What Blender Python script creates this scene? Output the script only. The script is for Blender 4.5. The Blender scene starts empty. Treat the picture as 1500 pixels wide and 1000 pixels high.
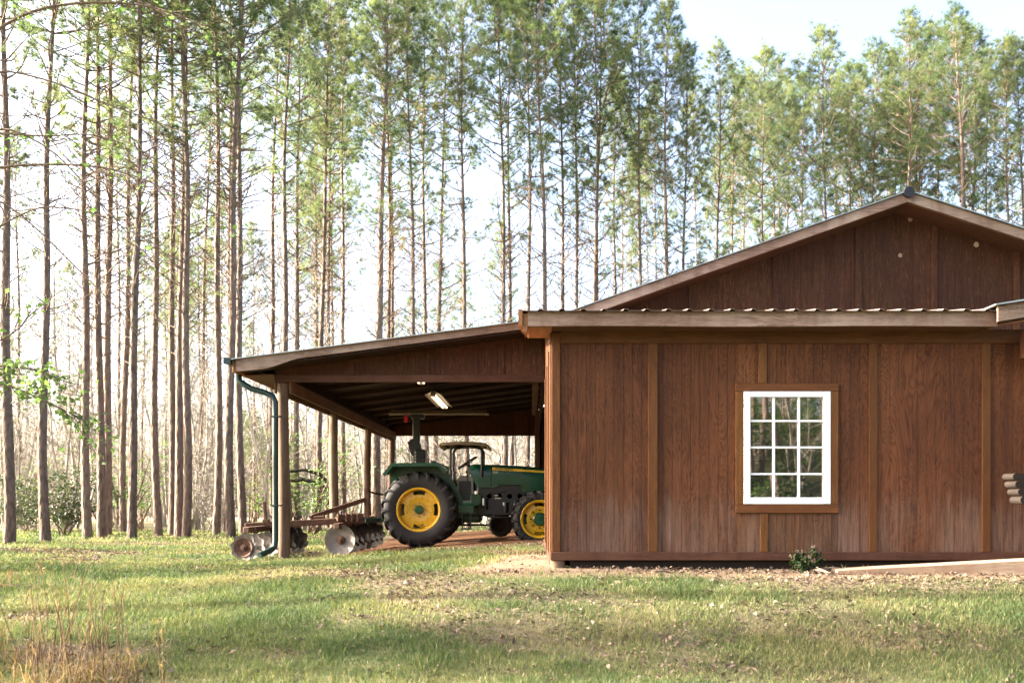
import bpy, math, random
import numpy as np
from mathutils import Vector, Matrix

R = math.radians
scene = bpy.context.scene
COL = scene.collection

# ------------------------------------------------------------------ camera, world, sun, exposure
F = 1275.0            # focal length in photo pixels (1500 wide)
CX, CY = 778.0, 730.0
HC = 0.78             # camera height above the ground line at the front wall
cam_d = bpy.data.cameras.new("camera")
cam = bpy.data.objects.new("camera", cam_d)
COL.objects.link(cam)
cam.location = (0, 0, HC)
cam.rotation_euler = (R(90), 0, 0)
cam_d.sensor_width = 36.0
cam_d.lens = F / 1500 * 36.0
cam_d.shift_x = -(CX - 750) / 1500
cam_d.shift_y = (CY - 500) / 1500
cam_d.clip_start = 0.1
cam_d.clip_end = 6000
cam_d.dof.use_dof = True
cam_d.dof.focus_distance = 11.5
cam_d.dof.aperture_fstop = 2.4
scene.camera = cam

SUN_EL, SUN_AZ = 24.0, -89.0      # azimuth clockwise from +Y (into the picture): sun square on the left
world = bpy.data.worlds.new("World")
scene.world = world
world.use_nodes = True
wn = world.node_tree.nodes
wl = world.node_tree.links
wn.clear()
sky = wn.new("ShaderNodeTexSky")
sky.sky_type = 'NISHITA'
sky.sun_disc = False
sky.sun_elevation = R(SUN_EL)
sky.sun_rotation = R(SUN_AZ)
sky.air_density = 0.8
sky.dust_density = 6.0
sky.ozone_density = 0.5
bg = wn.new("ShaderNodeBackground")
bg.inputs["Strength"].default_value = 0.125
wo = wn.new("ShaderNodeOutputWorld")
wl.new(sky.outputs[0], bg.inputs[0])
wl.new(bg.outputs[0], wo.inputs[0])

sun_d = bpy.data.lights.new("sun", 'SUN')
sun_d.energy = 5.0
sun_d.angle = R(0.53)
sun_d.color = (1.0, 0.92, 0.80)
sun = bpy.data.objects.new("sun", sun_d)
COL.objects.link(sun)
to_sun = Vector((math.cos(R(SUN_EL)) * math.sin(R(SUN_AZ)), math.cos(R(SUN_EL)) * math.cos(R(SUN_AZ)), math.sin(R(SUN_EL))))
sun.rotation_euler = to_sun.to_track_quat('Z', 'Y').to_euler()
sun.location = to_sun * 100

scene.view_settings.view_transform = 'Standard'
scene.view_settings.look = 'None'
scene.view_settings.exposure = 3.0
scene.view_settings.gamma = 1.0
scene.view_settings.use_curve_mapping = False
scene.render.engine = 'CYCLES'
scene.cycles.use_denoising = True
scene.cycles.max_bounces = 8
scene.cycles.diffuse_bounces = 4
scene.cycles.transmission_bounces = 6
scene.cycles.volume_bounces = 0
scene.cycles.sample_clamp_indirect = 6.0
scene.render.film_transparent = False

rng = np.random.default_rng(7)
random.seed(7)

# ------------------------------------------------------------------ helpers
def P(px, py, d):
    return np.array([d * (px - CX) / F, d, HC + d * (CY - py) / F])

def _hash(ix, iy, seed):
    h = (ix.astype(np.int64) * 374761393 + iy.astype(np.int64) * 668265263 + seed * 974711) & 0x7fffffff
    h = ((h ^ (h >> 13)) * 1274126177) & 0x7fffffff
    return ((h ^ (h >> 16)) & 0xffff) / 65535.0

def vnoise(x, y, scale=1.0, seed=0, octaves=3):
    x = np.asarray(x, float) / scale
    y = np.asarray(y, float) / scale
    out = np.zeros_like(x); amp = 1.0; tot = 0.0
    for o in range(octaves):
        ix = np.floor(x); iy = np.floor(y)
        fx = x - ix; fy = y - iy
        fx = fx * fx * (3 - 2 * fx); fy = fy * fy * (3 - 2 * fy)
        a = _hash(ix, iy, seed + o); b = _hash(ix + 1, iy, seed + o)
        c = _hash(ix, iy + 1, seed + o); d = _hash(ix + 1, iy + 1, seed + o)
        out += amp * ((a * (1 - fx) + b * fx) * (1 - fy) + (c * (1 - fx) + d * fx) * fy)
        tot += amp; amp *= 0.5; x = x * 2.03 + 11.3; y = y * 2.03 + 5.7
    return out / tot

def sstep(a, b, x):
    t = np.clip((np.asarray(x, float) - a) / (b - a), 0, 1)
    return t * t * (3 - 2 * t)

def ground_z(x, y):
    x = np.asarray(x, float); y = np.asarray(y, float)
    z = -0.15 * np.clip(8.9 - y, 0, None)
    z = np.where(y < 2.5, -0.96 - 0.02 * (2.5 - y) + 0.32 * np.clip(-5 - y, 0, 22), z)
    left = 0.20 * sstep(0.2, -5.0, x)
    z = z - left * sstep(2.0, 9.0, y)
    z = z - 0.18 * sstep(11.0, 15.0, y) * sstep(0.5, -2.5, x) * sstep(-5.0, -3.5, x) * 0.35
    z = z - 0.015 * np.clip(y - 22, 0, 140)
    z = z + 0.06 * (vnoise(x, y, 2.6, 3) - 0.5) * sstep(0.4, 2.0, np.abs(y - 9.6))
    # low sandy bank at the barn corner
    z = z + 0.07 * np.exp(-(((x - 0.15) / 0.9) ** 2 + ((y - 10.9) / 1.1) ** 2))
    return z

def gz(x, y):
    return float(ground_z(np.array([x]), np.array([y]))[0])

def make_mesh(name, verts, tris=None, quads=None, smooth=False, attr=None):
    me = bpy.data.meshes.new(name)
    verts = np.asarray(verts, np.float32).reshape(-1, 3)
    nt = 0 if tris is None else len(tris)
    nq = 0 if quads is None else len(quads)
    me.vertices.add(len(verts))
    me.vertices.foreach_set("co", verts.ravel())
    loops = []
    if nt: loops.append(np.asarray(tris, np.int32).ravel())
    if nq: loops.append(np.asarray(quads, np.int32).ravel())
    loops = np.concatenate(loops)
    me.loops.add(len(loops))
    me.loops.foreach_set("vertex_index", loops)
    me.polygons.add(nt + nq)
    starts = np.concatenate([np.arange(nt) * 3, nt * 3 + np.arange(nq) * 4]).astype(np.int32)
    me.polygons.foreach_set("loop_start", starts)
    me.polygons.foreach_set("use_smooth", np.full(nt + nq, bool(smooth)))
    if attr:
        for k, v in attr.items():
            a = me.attributes.new(k, 'FLOAT', 'POINT')
            a.data.foreach_set("value", np.asarray(v, np.float32))
    me.update(calc_edges=True)
    return me

class MB:
    """collects boxes, tubes, lathes and prisms into one mesh"""
    def __init__(s):
        s.v = []; s.t = []; s.q = []; s.n = 0
    def add(s, v, t=None, q=None):
        v = np.asarray(v, float).reshape(-1, 3)
        if t is not None and len(t): s.t.append(np.asarray(t, int).reshape(-1, 3) + s.n)
        if q is not None and len(q): s.q.append(np.asarray(q, int).reshape(-1, 4) + s.n)
        s.v.append(v); s.n += len(v)
        return s
    def box(s, x0, x1, y0, y1, z0, z1, M=None, c=0.0):
        """box, with chamfered edges when c > 0"""
        if c <= 0:
            v = np.array([[x, y, z] for z in (z0, z1) for y in (y0, y1) for x in (x0, x1)], float)
            q = [[0, 2, 3, 1], [4, 5, 7, 6], [0, 1, 5, 4], [2, 6, 7, 3], [0, 4, 6, 2], [1, 3, 7, 5]]
            if M is not None: v = (np.asarray(M)[:3, :3] @ v.T).T + np.asarray(M)[:3, 3]
            return s.add(v, None, q)
        ctr = np.array([(x0 + x1) / 2, (y0 + y1) / 2, (z0 + z1) / 2]); h = np.array([x1 - x0, y1 - y0, z1 - z0]) / 2
        v = []; idx = {}
        for sx in (-1, 1):
            for sy in (-1, 1):
                for sz in (-1, 1):
                    for ax in range(3):
                        p = h - c; p[ax] = h[ax]
                        idx[(sx, sy, sz, ax)] = len(v); v.append(ctr + p * np.array([sx, sy, sz]))
        q = []; t = []
        for ax in range(3):
            o = [i for i in range(3) if i != ax]
            for sg in (-1, 1):
                f = []
                for (a, b) in ((-1, -1), (1, -1), (1, 1), (-1, 1)):
                    k = [0, 0, 0]; k[ax] = sg; k[o[0]] = a; k[o[1]] = b
                    f.append(idx[tuple(k) + (ax,)])
                if (sg > 0) == (ax == 1): f.reverse()
                q.append(f)
            # edges along axis ax
            for a in (-1, 1):
                for b in (-1, 1):
                    k0 = [0, 0, 0]; k1 = [0, 0, 0]
                    k0[o[0]] = k1[o[0]] = a; k0[o[1]] = k1[o[1]] = b; k0[ax] = -1; k1[ax] = 1
                    q.append([idx[tuple(k0) + (o[0],)], idx[tuple(k1) + (o[0],)], idx[tuple(k1) + (o[1],)], idx[tuple(k0) + (o[1],)]])
        for sx in (-1, 1):
            for sy in (-1, 1):
                for sz in (-1, 1):
                    t.append([idx[(sx, sy, sz, a)] for a in range(3)])
        v = np.array(v)
        if M is not None: v = (np.asarray(M)[:3, :3] @ v.T).T + np.asarray(M)[:3, 3]
        return s.add(v, t, q)
    def tube(s, pts, radii, n=8, cap=True):
        v, q = tube_np(np.asarray(pts, float), radii, n)
        s.add(v, None, q)
        if cap:
            m = len(pts); base = s.n - m * n
            for k in (0, m - 1):
                c = np.asarray(pts[k], float)[None]
                ring = np.arange(n) + k * n
                i0 = s.n
                s.v.append(c); s.n += 1
                a = ring + base; b = np.roll(ring, -1) + base
                f = np.stack([a, b, np.full(n, i0)], 1) if k else np.stack([b, a, np.full(n, i0)], 1)
                s.t.append(f)
        return s
    def bar(s, a, b, w, h, c=0.0, up=(0, 0, 1)):
        """rectangular bar from a to b, w sideways, h along up"""
        a = Vector(a); b = Vector(b); d = (b - a); L = d.length; d.normalize()
        u = Vector(up); sd = d.cross(u)
        if sd.length < 1e-4: sd = d.cross(Vector((1, 0, 0)))
        sd.normalize(); u = sd.cross(d)
        M = np.eye(4)
        M[:3, 0] = d; M[:3, 1] = sd; M[:3, 2] = u; M[:3, 3] = a
        return s.box(0, L, -w / 2, w / 2, -h / 2, h / 2, M, c)
    def lathe(s, prof, n=32, axis='y', origin=(0, 0, 0), close=False):
        """prof: list of (r, t); revolved about the axis"""
        prof = np.asarray(prof, float); m = len(prof)
        an = np.arange(n) / n * 2 * math.pi
        v = np.zeros((m, n, 3))
        cs, sn = np.cos(an), np.sin(an)
        if axis == 'y':
            v[:, :, 0] = prof[:, :1] * cs; v[:, :, 2] = prof[:, :1] * sn; v[:, :, 1] = prof[:, 1:]
        elif axis == 'z':
            v[:, :, 0] = prof[:, :1] * cs; v[:, :, 1] = prof[:, :1] * sn; v[:, :, 2] = prof[:, 1:]
        else:
            v[:, :, 1] = prof[:, :1] * cs; v[:, :, 2] = prof[:, :1] * sn; v[:, :, 0] = prof[:, 1:]
        v = v.reshape(-1, 3) + np.asarray(origin, float)
        q = []
        rr = range(m) if close else range(m - 1)
        for i in rr:
            j = (i + 1) % m
            a = np.arange(n); b = (a + 1) % n
            q.append(np.stack([i * n + a, i * n + b, j * n + b, j * n + a], 1))
        return s.add(v, None, np.concatenate(q))
    def prism(s, poly, y0, y1, axis='y'):
        """poly: (x, z) outline extruded along y (or (y, z) along x, (x, y) along z)"""
        poly = np.asarray(poly, float); n = len(poly)
        def mk(t):
            if axis == 'y': return np.stack([poly[:, 0], np.full(n, t), poly[:, 1]], 1)
            if axis == 'x': return np.stack([np.full(n, t), poly[:, 0], poly[:, 1]], 1)
            return np.stack([poly[:, 0], poly[:, 1], np.full(n, t)], 1)
        v = np.concatenate([mk(y0), mk(y1)])
        a = np.arange(n); b = (a + 1) % n
        q = np.stack([a, b, b + n, a + n], 1)
        from mathutils.geometry import tessellate_polygon
        tr = np.array(tessellate_polygon([[Vector((p[0], p[1], 0)) for p in poly]]))
        t = np.concatenate([tr, tr[:, ::-1] + n])
        return s.add(v, t, q)
    def arrays(s):
        v = np.concatenate(s.v)
        t = np.concatenate(s.t) if s.t else None
        q = np.concatenate(s.q) if s.q else None
        return v, t, q
    def build(s, name, mat, parent=None, smooth=False, world=True, kind=None):
        v, t, q = s.arrays()
        if parent is not None and world:
            v = v - np.array(wloc(parent))
        me = make_mesh(name, v, t, q, smooth)
        if smooth:
            me.set_sharp_from_angle(angle=R(38))
        return link(name, me, mat, parent, kind)

def tube_np(pts, radii, n):
    pts = np.asarray(pts, float); m = len(pts)
    radii = np.broadcast_to(np.asarray(radii, float), (m,))
    t = np.gradient(pts, axis=0)
    t /= np.linalg.norm(t, axis=1, keepdims=True) + 1e-9
    ref = np.array([0, 0, 1.0]) if abs(t[0, 2]) < 0.9 else np.array([1.0, 0, 0])
    u = np.cross(t, ref); u /= np.linalg.norm(u, axis=1, keepdims=True) + 1e-9
    w = np.cross(t, u)
    an = np.arange(n) / n * 2 * math.pi
    v = pts[:, None, :] + radii[:, None, None] * (u[:, None, :] * np.cos(an)[None, :, None] + w[:, None, :] * np.sin(an)[None, :, None])
    a = np.arange(n); b = (a + 1) % n
    q = np.concatenate([np.stack([i * n + a, (i + 1) * n + a, (i + 1) * n + b, i * n + b], 1) for i in range(m - 1)])
    return v.reshape(-1, 3), q

WL = {}
def wloc(o):
    v = Vector((0, 0, 0))
    while o is not None:
        v = v + Vector(o.location); o = o.parent
    return v

def link(name, me, mat, parent=None, kind=None):
    if mat is not None:
        me.materials.append(mat)
    o = bpy.data.objects.new(name, me)
    COL.objects.link(o)
    if parent is not None: o.parent = parent
    if kind: o["kind"] = kind
    return o

def thing(name, label, cat, loc=(0, 0, 0), group=None):
    o = bpy.data.objects.new(name, None)
    COL.objects.link(o)
    o.location = loc
    o.empty_display_size = 0.2
    return tag(o, label, cat, group)

def tag(o, label, cat, group=None):
    o["label"] = label; o["category"] = cat
    if group: o["group"] = group
    return o

# ------------------------------------------------------------------ materials
def newmat(name):
    m = bpy.data.materials.new(name)
    m.use_nodes = True
    nt = m.node_tree
    nt.nodes.clear()
    out = nt.nodes.new("ShaderNodeOutputMaterial")
    b = nt.nodes.new("ShaderNodeBsdfPrincipled")
    nt.links.new(b.outputs[0], out.inputs[0])
    return m, nt, b, out

class NT:
    def __init__(s, nt): s.nt = nt
    def n(s, kind, **kw):
        x = s.nt.nodes.new(kind)
        for k, v in kw.items():
            if hasattr(x, k) and k not in x.inputs: setattr(x, k, v)
            else: x.inputs[k].default_value = v
        return x
    def l(s, a, b): s.nt.links.new(a, b)
    def coord(s, scale=(1, 1, 1), kind="Object", rnd=False):
        tc = s.n("ShaderNodeTexCoord")
        mp = s.n("ShaderNodeMapping")
        mp.inputs["Scale"].default_value = scale
        s.l(tc.outputs[kind], mp.inputs[0])
        if rnd:
            oi = s.n("ShaderNodeObjectInfo")
            mu = s.n("ShaderNodeVectorMath", operation='SCALE')
            cx = s.n("ShaderNodeCombineXYZ")
            s.l(oi.outputs["Random"], cx.inputs[0]); s.l(oi.outputs["Random"], cx.inputs[1]); s.l(oi.outputs["Random"], cx.inputs[2])
            s.l(cx.outputs[0], mu.inputs[0]); mu.inputs["Scale"].default_value = 37.0
            s.l(mu.outputs[0], mp.inputs["Location"])
        return mp.outputs[0]
    def noise(s, vec, scale, detail=4, rough=0.55, dist=0.0):
        x = s.n("ShaderNodeTexNoise")
        x.inputs["Scale"].default_value = scale; x.inputs["Detail"].default_value = detail
        x.inputs["Roughness"].default_value = rough; x.inputs["Distortion"].default_value = dist
        if vec is not None: s.l(vec, x.inputs["Vector"])
        return x.outputs["Fac"]
    def ramp(s, fac, stops, interp='LINEAR'):
        r = s.n("ShaderNodeValToRGB")
        r.color_ramp.interpolation = interp
        el = r.color_ramp.elements
        while len(el) < len(stops): el.new(0.5)
        for e, (p, c) in zip(el, stops):
            e.position = p
            e.color = (c, c, c, 1) if isinstance(c, (int, float)) else (*c, 1)
        s.l(fac, r.inputs[0])
        return r.outputs[0]
    def mix(s, fac, a, b, mode='MIX'):
        m = s.n("ShaderNodeMix", data_type='RGBA', blend_type=mode)
        for sock, v in ((m.inputs[0], fac), (m.inputs[6], a), (m.inputs[7], b)):
            if hasattr(v, "is_output"): s.l(v, sock)
            elif isinstance(v, (int, float)): sock.default_value = v if sock == m.inputs[0] else (v, v, v, 1)
            else: sock.default_value = (*v, 1)
        return m.outputs[2]
    def math(s, op, a, b=None):
        m = s.n("ShaderNodeMath", operation=op)
        for sock, v in ((m.inputs[0], a), (m.inputs[1], b)):
            if v is None: continue
            if hasattr(v, "is_output"): s.l(v, sock)
            else: sock.default_value = v
        return m.outputs[0]
    def bump(s, h, strength, dist=0.01):
        b = s.n("ShaderNodeBump")
        b.inputs["Strength"].default_value = strength; b.inputs["Distance"].default_value = dist
        s.l(h, b.inputs["Height"])
        return b.outputs[0]

def wood(name, dark, mid, light, axis='z', rough=0.75, wear=0.5, low_wear=False, streak=1.0, spec=0.25, swirl=1.0):
    m, nt, b, out = newmat(name)
    k = NT(nt)
    st = {'z': (1, 1, 0.09), 'x': (0.09, 1, 1), 'y': (1, 0.09, 1)}[axis]
    v = k.coord(st, rnd=True)
    grain = k.noise(v, 34.0, 6, 0.62, 0.6)
    # cathedral figure of rotary-cut plywood: contour lines of a stretched noise
    st2 = {'z': (1, 1, 0.22), 'x': (0.22, 1, 1), 'y': (1, 0.22, 1)}[axis]
    v2 = k.coord(st2, rnd=True)
    f = k.noise(v2, 3.8, 4, 0.5, 0.8)
    rings = k.math('FRACT', k.math('MULTIPLY', f, 26.0))
    rings = k.ramp(rings, [(0.0, 0.0), (0.35, 0.9), (0.6, 1.0), (1.0, 0.0)])
    wv = k.coord((1, 1, 1), rnd=True)
    big = k.noise(wv, 1.3, 4, 0.6, 0.3)
    fine = k.noise(v, 90.0, 3, 0.6)
    c = k.mix(k.ramp(grain, [(0.40, 0.0), (0.62, 1.0)]), dark, mid)
    c = k.mix(k.math('MULTIPLY', rings, 0.48 * swirl), c, light)
    bigm = k.ramp(big, [(0.38, 0.0), (0.72, 1.0)])
    c = k.mix(k.math('MULTIPLY', bigm, wear), c, light)
    hue = k.noise(k.coord((0.6, 0.6, 0.35), rnd=True), 1.1, 2)
    c = k.mix(k.math('MULTIPLY', k.ramp(hue, [(0.4, 0.0), (0.65, 1.0)]), 0.45), c, dark)
    if low_wear:
        # splash and weather fade along the foot of the wall
        tc = k.n("ShaderNodeTexCoord"); sp = k.n("ShaderNodeSeparateXYZ"); k.l(tc.outputs["Object"], sp.inputs[0])
        edge = k.noise(k.coord((5.5, 5.5, 0.35)), 2.0, 5, 0.7)
        zz = k.math('ADD', sp.outputs[2], k.math('MULTIPLY', k.math('SUBTRACT', edge, 0.5), 0.9))
        lw = k.ramp(zz, [(0.30, 1.0), (0.62, 0.75), (0.80, 0.12), (1.0, 0.0)])
        g = k.mix(k.ramp(grain, [(0.3, 0.0), (0.7, 1.0)]), (0.075, 0.045, 0.032), (0.21, 0.135, 0.10))
        c = k.mix(k.math('MULTIPLY', k.math('MULTIPLY', lw, k.ramp(k.noise(k.coord((1, 1, 0.3)), 2.6, 4, 0.6), [(0.35, 0.25), (0.6, 1.0)])), 0.75), c, g)
    sp2 = k.ramp(fine, [(0.70 - 0.08 * streak, 0.0), (0.86 - 0.08 * streak, 1.0)])
    c = k.mix(k.math('MULTIPLY', sp2, 0.35 * streak), c, light)
    oi = k.n("ShaderNodeObjectInfo"); hs = k.n("ShaderNodeHueSaturation")
    k.l(k.ramp(oi.outputs["Random"], [(0, 0.78), (1, 1.15)]), hs.inputs["Value"])
    k.l(k.ramp(k.math('FRACT', k.math('MULTIPLY', oi.outputs["Random"], 5.7)), [(0, 0.498), (1, 0.506)]), hs.inputs["Hue"])
    drip = k.noise(k.coord({'z': (7, 7, 0.25), 'x': (4, 7, 0.8), 'y': (7, 4, 0.8)}[axis], rnd=True), 1.0, 4, 0.6)
    k.l(k.mix(k.math('MULTIPLY', k.ramp(drip, [(0.50, 0.0), (0.68, 1.0)]), 0.5), c, dark), hs.inputs["Color"])
    k.l(hs.outputs[0], b.inputs["Base Color"])
    b.inputs["Roughness"].default_value = rough
    b.inputs["Specular IOR Level"].default_value = spec
    k.l(k.bump(k.math('ADD', grain, k.math('MULTIPLY', rings, 0.3)), 0.35, 0.006), b.inputs["Normal"])
    return m

def plain(name, col, rough=0.5, metal=0.0, var=0.25, scale=6.0, dirt=None, bump=0.0, spec=0.5):
    m, nt, b, out = newmat(name)
    k = NT(nt)
    v = k.coord(rnd=True)
    nz = k.noise(v, scale, 5, 0.6)
    lo = tuple(c * (1 - var) for c in col); hi = tuple(min(1, c * (1 + var)) for c in col)
    c = k.mix(k.ramp(nz, [(0.3, 0.0), (0.7, 1.0)]), lo, hi)
    if dirt is not None:
        n2 = k.noise(v, scale * 2.3, 6, 0.7)
        c = k.mix(k.ramp(n2, [(0.5, 0.0), (0.75, 0.7)]), c, dirt)
    k.l(c, b.inputs["Base Color"])
    b.inputs["Metallic"].default_value = metal
    b.inputs["Specular IOR Level"].default_value = spec
    k.l(k.ramp(nz, [(0.2, max(0.02, rough - 0.12)), (0.8, min(1, rough + 0.12))]), b.inputs["Roughness"])
    if bump: k.l(k.bump(nz, bump, 0.01), b.inputs["Normal"])
    return m

def leafmat(name, ramp, trans=0.45, rough=0.55, attr=None, objvar=True, tint=1.25):
    m, nt, b, out = newmat(name)
    k = NT(nt)
    if attr:
        a = k.n("ShaderNodeAttribute"); a.attribute_name = attr
        fac = a.outputs["Fac"]
        c = k.ramp(fac, ramp)
    else:
        fac = k.noise(k.coord(rnd=True), 0.9, 3)
        c = k.ramp(fac, ramp)
    if objvar:
        oi = k.n("ShaderNodeObjectInfo")
        hs = k.n("ShaderNodeHueSaturation")
        k.l(k.ramp(oi.outputs["Random"], [(0, 0.485), (1, 0.525)]), hs.inputs["Hue"])
        vv = k.math('FRACT', k.math('MULTIPLY', oi.outputs["Random"], 7.31))
        k.l(k.ramp(vv, [(0, 0.75), (1, 1.0)]), hs.inputs["Value"])
        k.l(k.ramp(vv, [(0, 1.0), (1, 0.8)]), hs.inputs["Saturation"])
        k.l(c, hs.inputs["Color"]); c = hs.outputs[0]
    k.l(c, b.inputs["Base Color"])
    b.inputs["Roughness"].default_value = rough
    b.inputs["Specular IOR Level"].default_value = 0.3
    tr = k.n("ShaderNodeBsdfTranslucent")
    k.l(k.mix(1.0, c, (tint, tint * 1.02, tint * 0.7), 'MULTIPLY'), tr.inputs[0])
    mx = k.n("ShaderNodeMixShader"); mx.inputs[0].default_value = trans
    k.l(b.outputs[0], mx.inputs[1]); k.l(tr.outputs[0], mx.inputs[2])
    k.l(mx.outputs[0], out.inputs[0])
    return m

M = {}
M['siding'] = wood('siding_wood', (0.029, 0.0080, 0.0026), (0.088, 0.0255, 0.0068), (0.185, 0.073, 0.027), 'z', wear=0.30, low_wear=True)
M['siding_gable'] = wood('gable_wood', (0.031, 0.0088, 0.0032), (0.066, 0.0195, 0.0064), (0.22, 0.105, 0.05), 'z', wear=0.10, swirl=0.22, streak=1.6)
M['trim_v'] = wood('trim_wood_upright', (0.080, 0.0275, 0.0068), (0.130, 0.0475, 0.0125), (0.19, 0.087, 0.031), 'z', wear=0.3, swirl=0.3)
M['trim_h'] = wood('trim_wood_level', (0.076, 0.0265, 0.0068), (0.124, 0.0455, 0.0125), (0.19, 0.085, 0.031), 'x', wear=0.3, swirl=0.3)
M['skirt'] = wood('skirt_wood', (0.055, 0.02, 0.011), (0.088, 0.034, 0.018), (0.17, 0.09, 0.055), 'x', wear=0.35, swirl=0.3)
M['fascia'] = wood('fascia_wood', (0.12, 0.062, 0.04), (0.28, 0.19, 0.14), (0.48, 0.39, 0.32), 'x', wear=0.55, swirl=0.5)
M['fascia_y'] = wood('fascia_wood_deep', (0.20, 0.08, 0.03), (0.30, 0.14, 0.06), (0.36, 0.20, 0.11), 'y', wear=0.3, swirl=0.3)
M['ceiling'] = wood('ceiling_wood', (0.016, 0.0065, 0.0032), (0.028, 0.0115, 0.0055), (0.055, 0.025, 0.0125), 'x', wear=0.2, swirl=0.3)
M['soffit'] = wood('soffit_wood', (0.075, 0.03, 0.014), (0.12, 0.05, 0.024), (0.2, 0.10, 0.055), 'x', wear=0.3, swirl=0.4)
M['beam_y'] = wood('beam_wood_deep', (0.07, 0.033, 0.016), (0.13, 0.066, 0.034), (0.22, 0.13, 0.075), 'y', wear=0.4, swirl=0.4)
M['post'] = wood('post_wood', (0.075, 0.045, 0.028), (0.15, 0.10, 0.067), (0.27, 0.20, 0.15), 'z', wear=0.5, swirl=0.3, rough=0.9)
M['plank'] = wood('plank_wood', (0.22, 0.13, 0.08), (0.36, 0.25, 0.17), (0.46, 0.36, 0.27), 'x', wear=0.5, swirl=0.6, rough=0.9)
M['shade_dark_wood'] = wood('shade_dark_wood', (0.012, 0.0075, 0.005), (0.022, 0.0145, 0.010), (0.038, 0.027, 0.02), 'x', wear=0.5, swirl=0.4)  # board stack's shade is put into the colour; the sill shares it
M['roof'] = plain('roof_metal', (0.42, 0.47, 0.45), 0.38, 0.75, 0.15, 3.0, (0.22, 0.17, 0.13))
M['rust_roof'] = plain('rusty_roof_metal', (0.22, 0.15, 0.12), 0.6, 0.3, 0.4, 6.0, (0.30, 0.24, 0.2))
M['green_metal'] = plain('green_painted_metal', (0.0025, 0.020, 0.017), 0.4, 0.0, 0.2, 5.0, (0.015, 0.04, 0.034))
M['tractor_green'] = plain('tractor_green_paint', (0.002, 0.050, 0.020), 0.3, 0.0, 0.2, 4.0, (0.03, 0.06, 0.03))
M['tractor_yellow'] = plain('tractor_yellow_paint', (0.62, 0.36, 0.01), 0.4, 0.0, 0.12, 7.0, (0.42, 0.24, 0.05))
M['black_metal'] = plain('black_metal', (0.007, 0.007, 0.007), 0.45, 0.0, 0.4, 8.0, (0.022, 0.016, 0.013))
M['dark_iron'] = plain('dark_iron', (0.010, 0.0075, 0.006), 0.75, 0.0, 0.4, 9.0, (0.03, 0.018, 0.012), spec=0.12)
M['rust'] = plain('rusty_iron', (0.085, 0.042, 0.024), 0.8, 0.15, 0.4, 8.0, (0.22, 0.12, 0.075), 0.3)
M['rubber'] = plain('tyre_rubber', (0.014, 0.013, 0.013), 0.75, 0.0, 0.3, 5.0, (0.04, 0.033, 0.028), 0.2)
M['disc_steel'] = plain('disc_steel', (0.17, 0.15, 0.135), 0.55, 0.15, 0.25, 9.0, (0.28, 0.17, 0.11))
M['white_vinyl'] = plain('white_vinyl', (0.70, 0.72, 0.74), 0.35, 0.0, 0.03, 4.0)
M['tan_cloth'] = plain('tan_canopy', (0.30, 0.235, 0.15), 0.8, 0.0, 0.15, 6.0)
M['grey_plastic'] = plain('grey_plastic', (0.24, 0.23, 0.21), 0.5, 0.0, 0.15, 6.0)
M['lamp_metal'] = plain('lamp_metal', (0.30, 0.24, 0.17), 0.5, 0.1, 0.2, 6.0)
M['red_plastic'] = plain('red_plastic', (0.6, 0.02, 0.05), 0.4, 0.0, 0.1, 6.0)
M['interior'] = plain('inner_boards', (0.08, 0.05, 0.035), 0.8, 0.0, 0.3, 3.0)
M['letter_black'] = plain('decal_black', (0.02, 0.02, 0.012), 0.5, 0.0, 0.05, 6.0)
M['letter_pale'] = plain('decal_pale', (0.6, 0.58, 0.42), 0.5, 0.0, 0.05, 6.0)

def bark(name, c0, c1, c2):
    m, nt, b, out = newmat(name); k = NT(nt)
    v = k.coord((1, 1, 0.35), rnd=True)
    n1 = k.noise(v, 9.0, 6, 0.65, 0.6)
    vor = k.n("ShaderNodeTexVoronoi"); vor.inputs["Scale"].default_value = 13.0; k.l(v, vor.inputs["Vector"])
    pl = k.ramp(vor.outputs["Distance"], [(0.0, 1.0), (0.5, 0.5), (0.8, 0.0)])
    c = k.mix(k.ramp(n1, [(0.3, 0.0), (0.7, 1.0)]), c0, c1)
    c = k.mix(k.math('MULTIPLY', pl, 0.55), c, c2)
    oi = k.n("ShaderNodeObjectInfo"); hs = k.n("ShaderNodeHueSaturation")
    k.l(k.ramp(oi.outputs["Random"], [(0, 0.8), (1, 1.15)]), hs.inputs["Value"])
    k.l(c, hs.inputs["Color"])
    k.l(hs.outputs[0], b.inputs["Base Color"])
    b.inputs["Roughness"].default_value = 0.9; b.inputs["Specular IOR Level"].default_value = 0.2
    k.l(k.bump(k.math('ADD', n1, pl), 0.8, 0.03), b.inputs["Normal"])
    return m
M['bark'] = bark('pine_bark', (0.080, 0.053, 0.040), (0.165, 0.118, 0.090), (0.26, 0.20, 0.16))
M['twig'] = bark('twig_bark', (0.11, 0.075, 0.05), (0.19, 0.14, 0.10), (0.25, 0.19, 0.14))
M['bare'] = bark('bare_twig_bark', (0.24, 0.205, 0.165), (0.34, 0.30, 0.25), (0.40, 0.36, 0.31))
M['needles'] = leafmat('pine_needles', [(0.28, (0.042, 0.085, 0.045)), (0.5, (0.105, 0.142, 0.064)), (0.72, (0.18, 0.195, 0.08))], 0.55, tint=1.8)
M['leaf'] = leafmat('spring_leaves', [(0.2, (0.07, 0.15, 0.025)), (0.8, (0.14, 0.24, 0.045))], 0.55)
M['holly'] = leafmat('holly_leaves', [(0.2, (0.03, 0.055, 0.02)), (0.8, (0.07, 0.10, 0.04))], 0.3)
M['weed'] = leafmat('weed_leaves', [(0.2, (0.010, 0.034, 0.007)), (0.8, (0.025, 0.07, 0.012))], 0.3)
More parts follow.
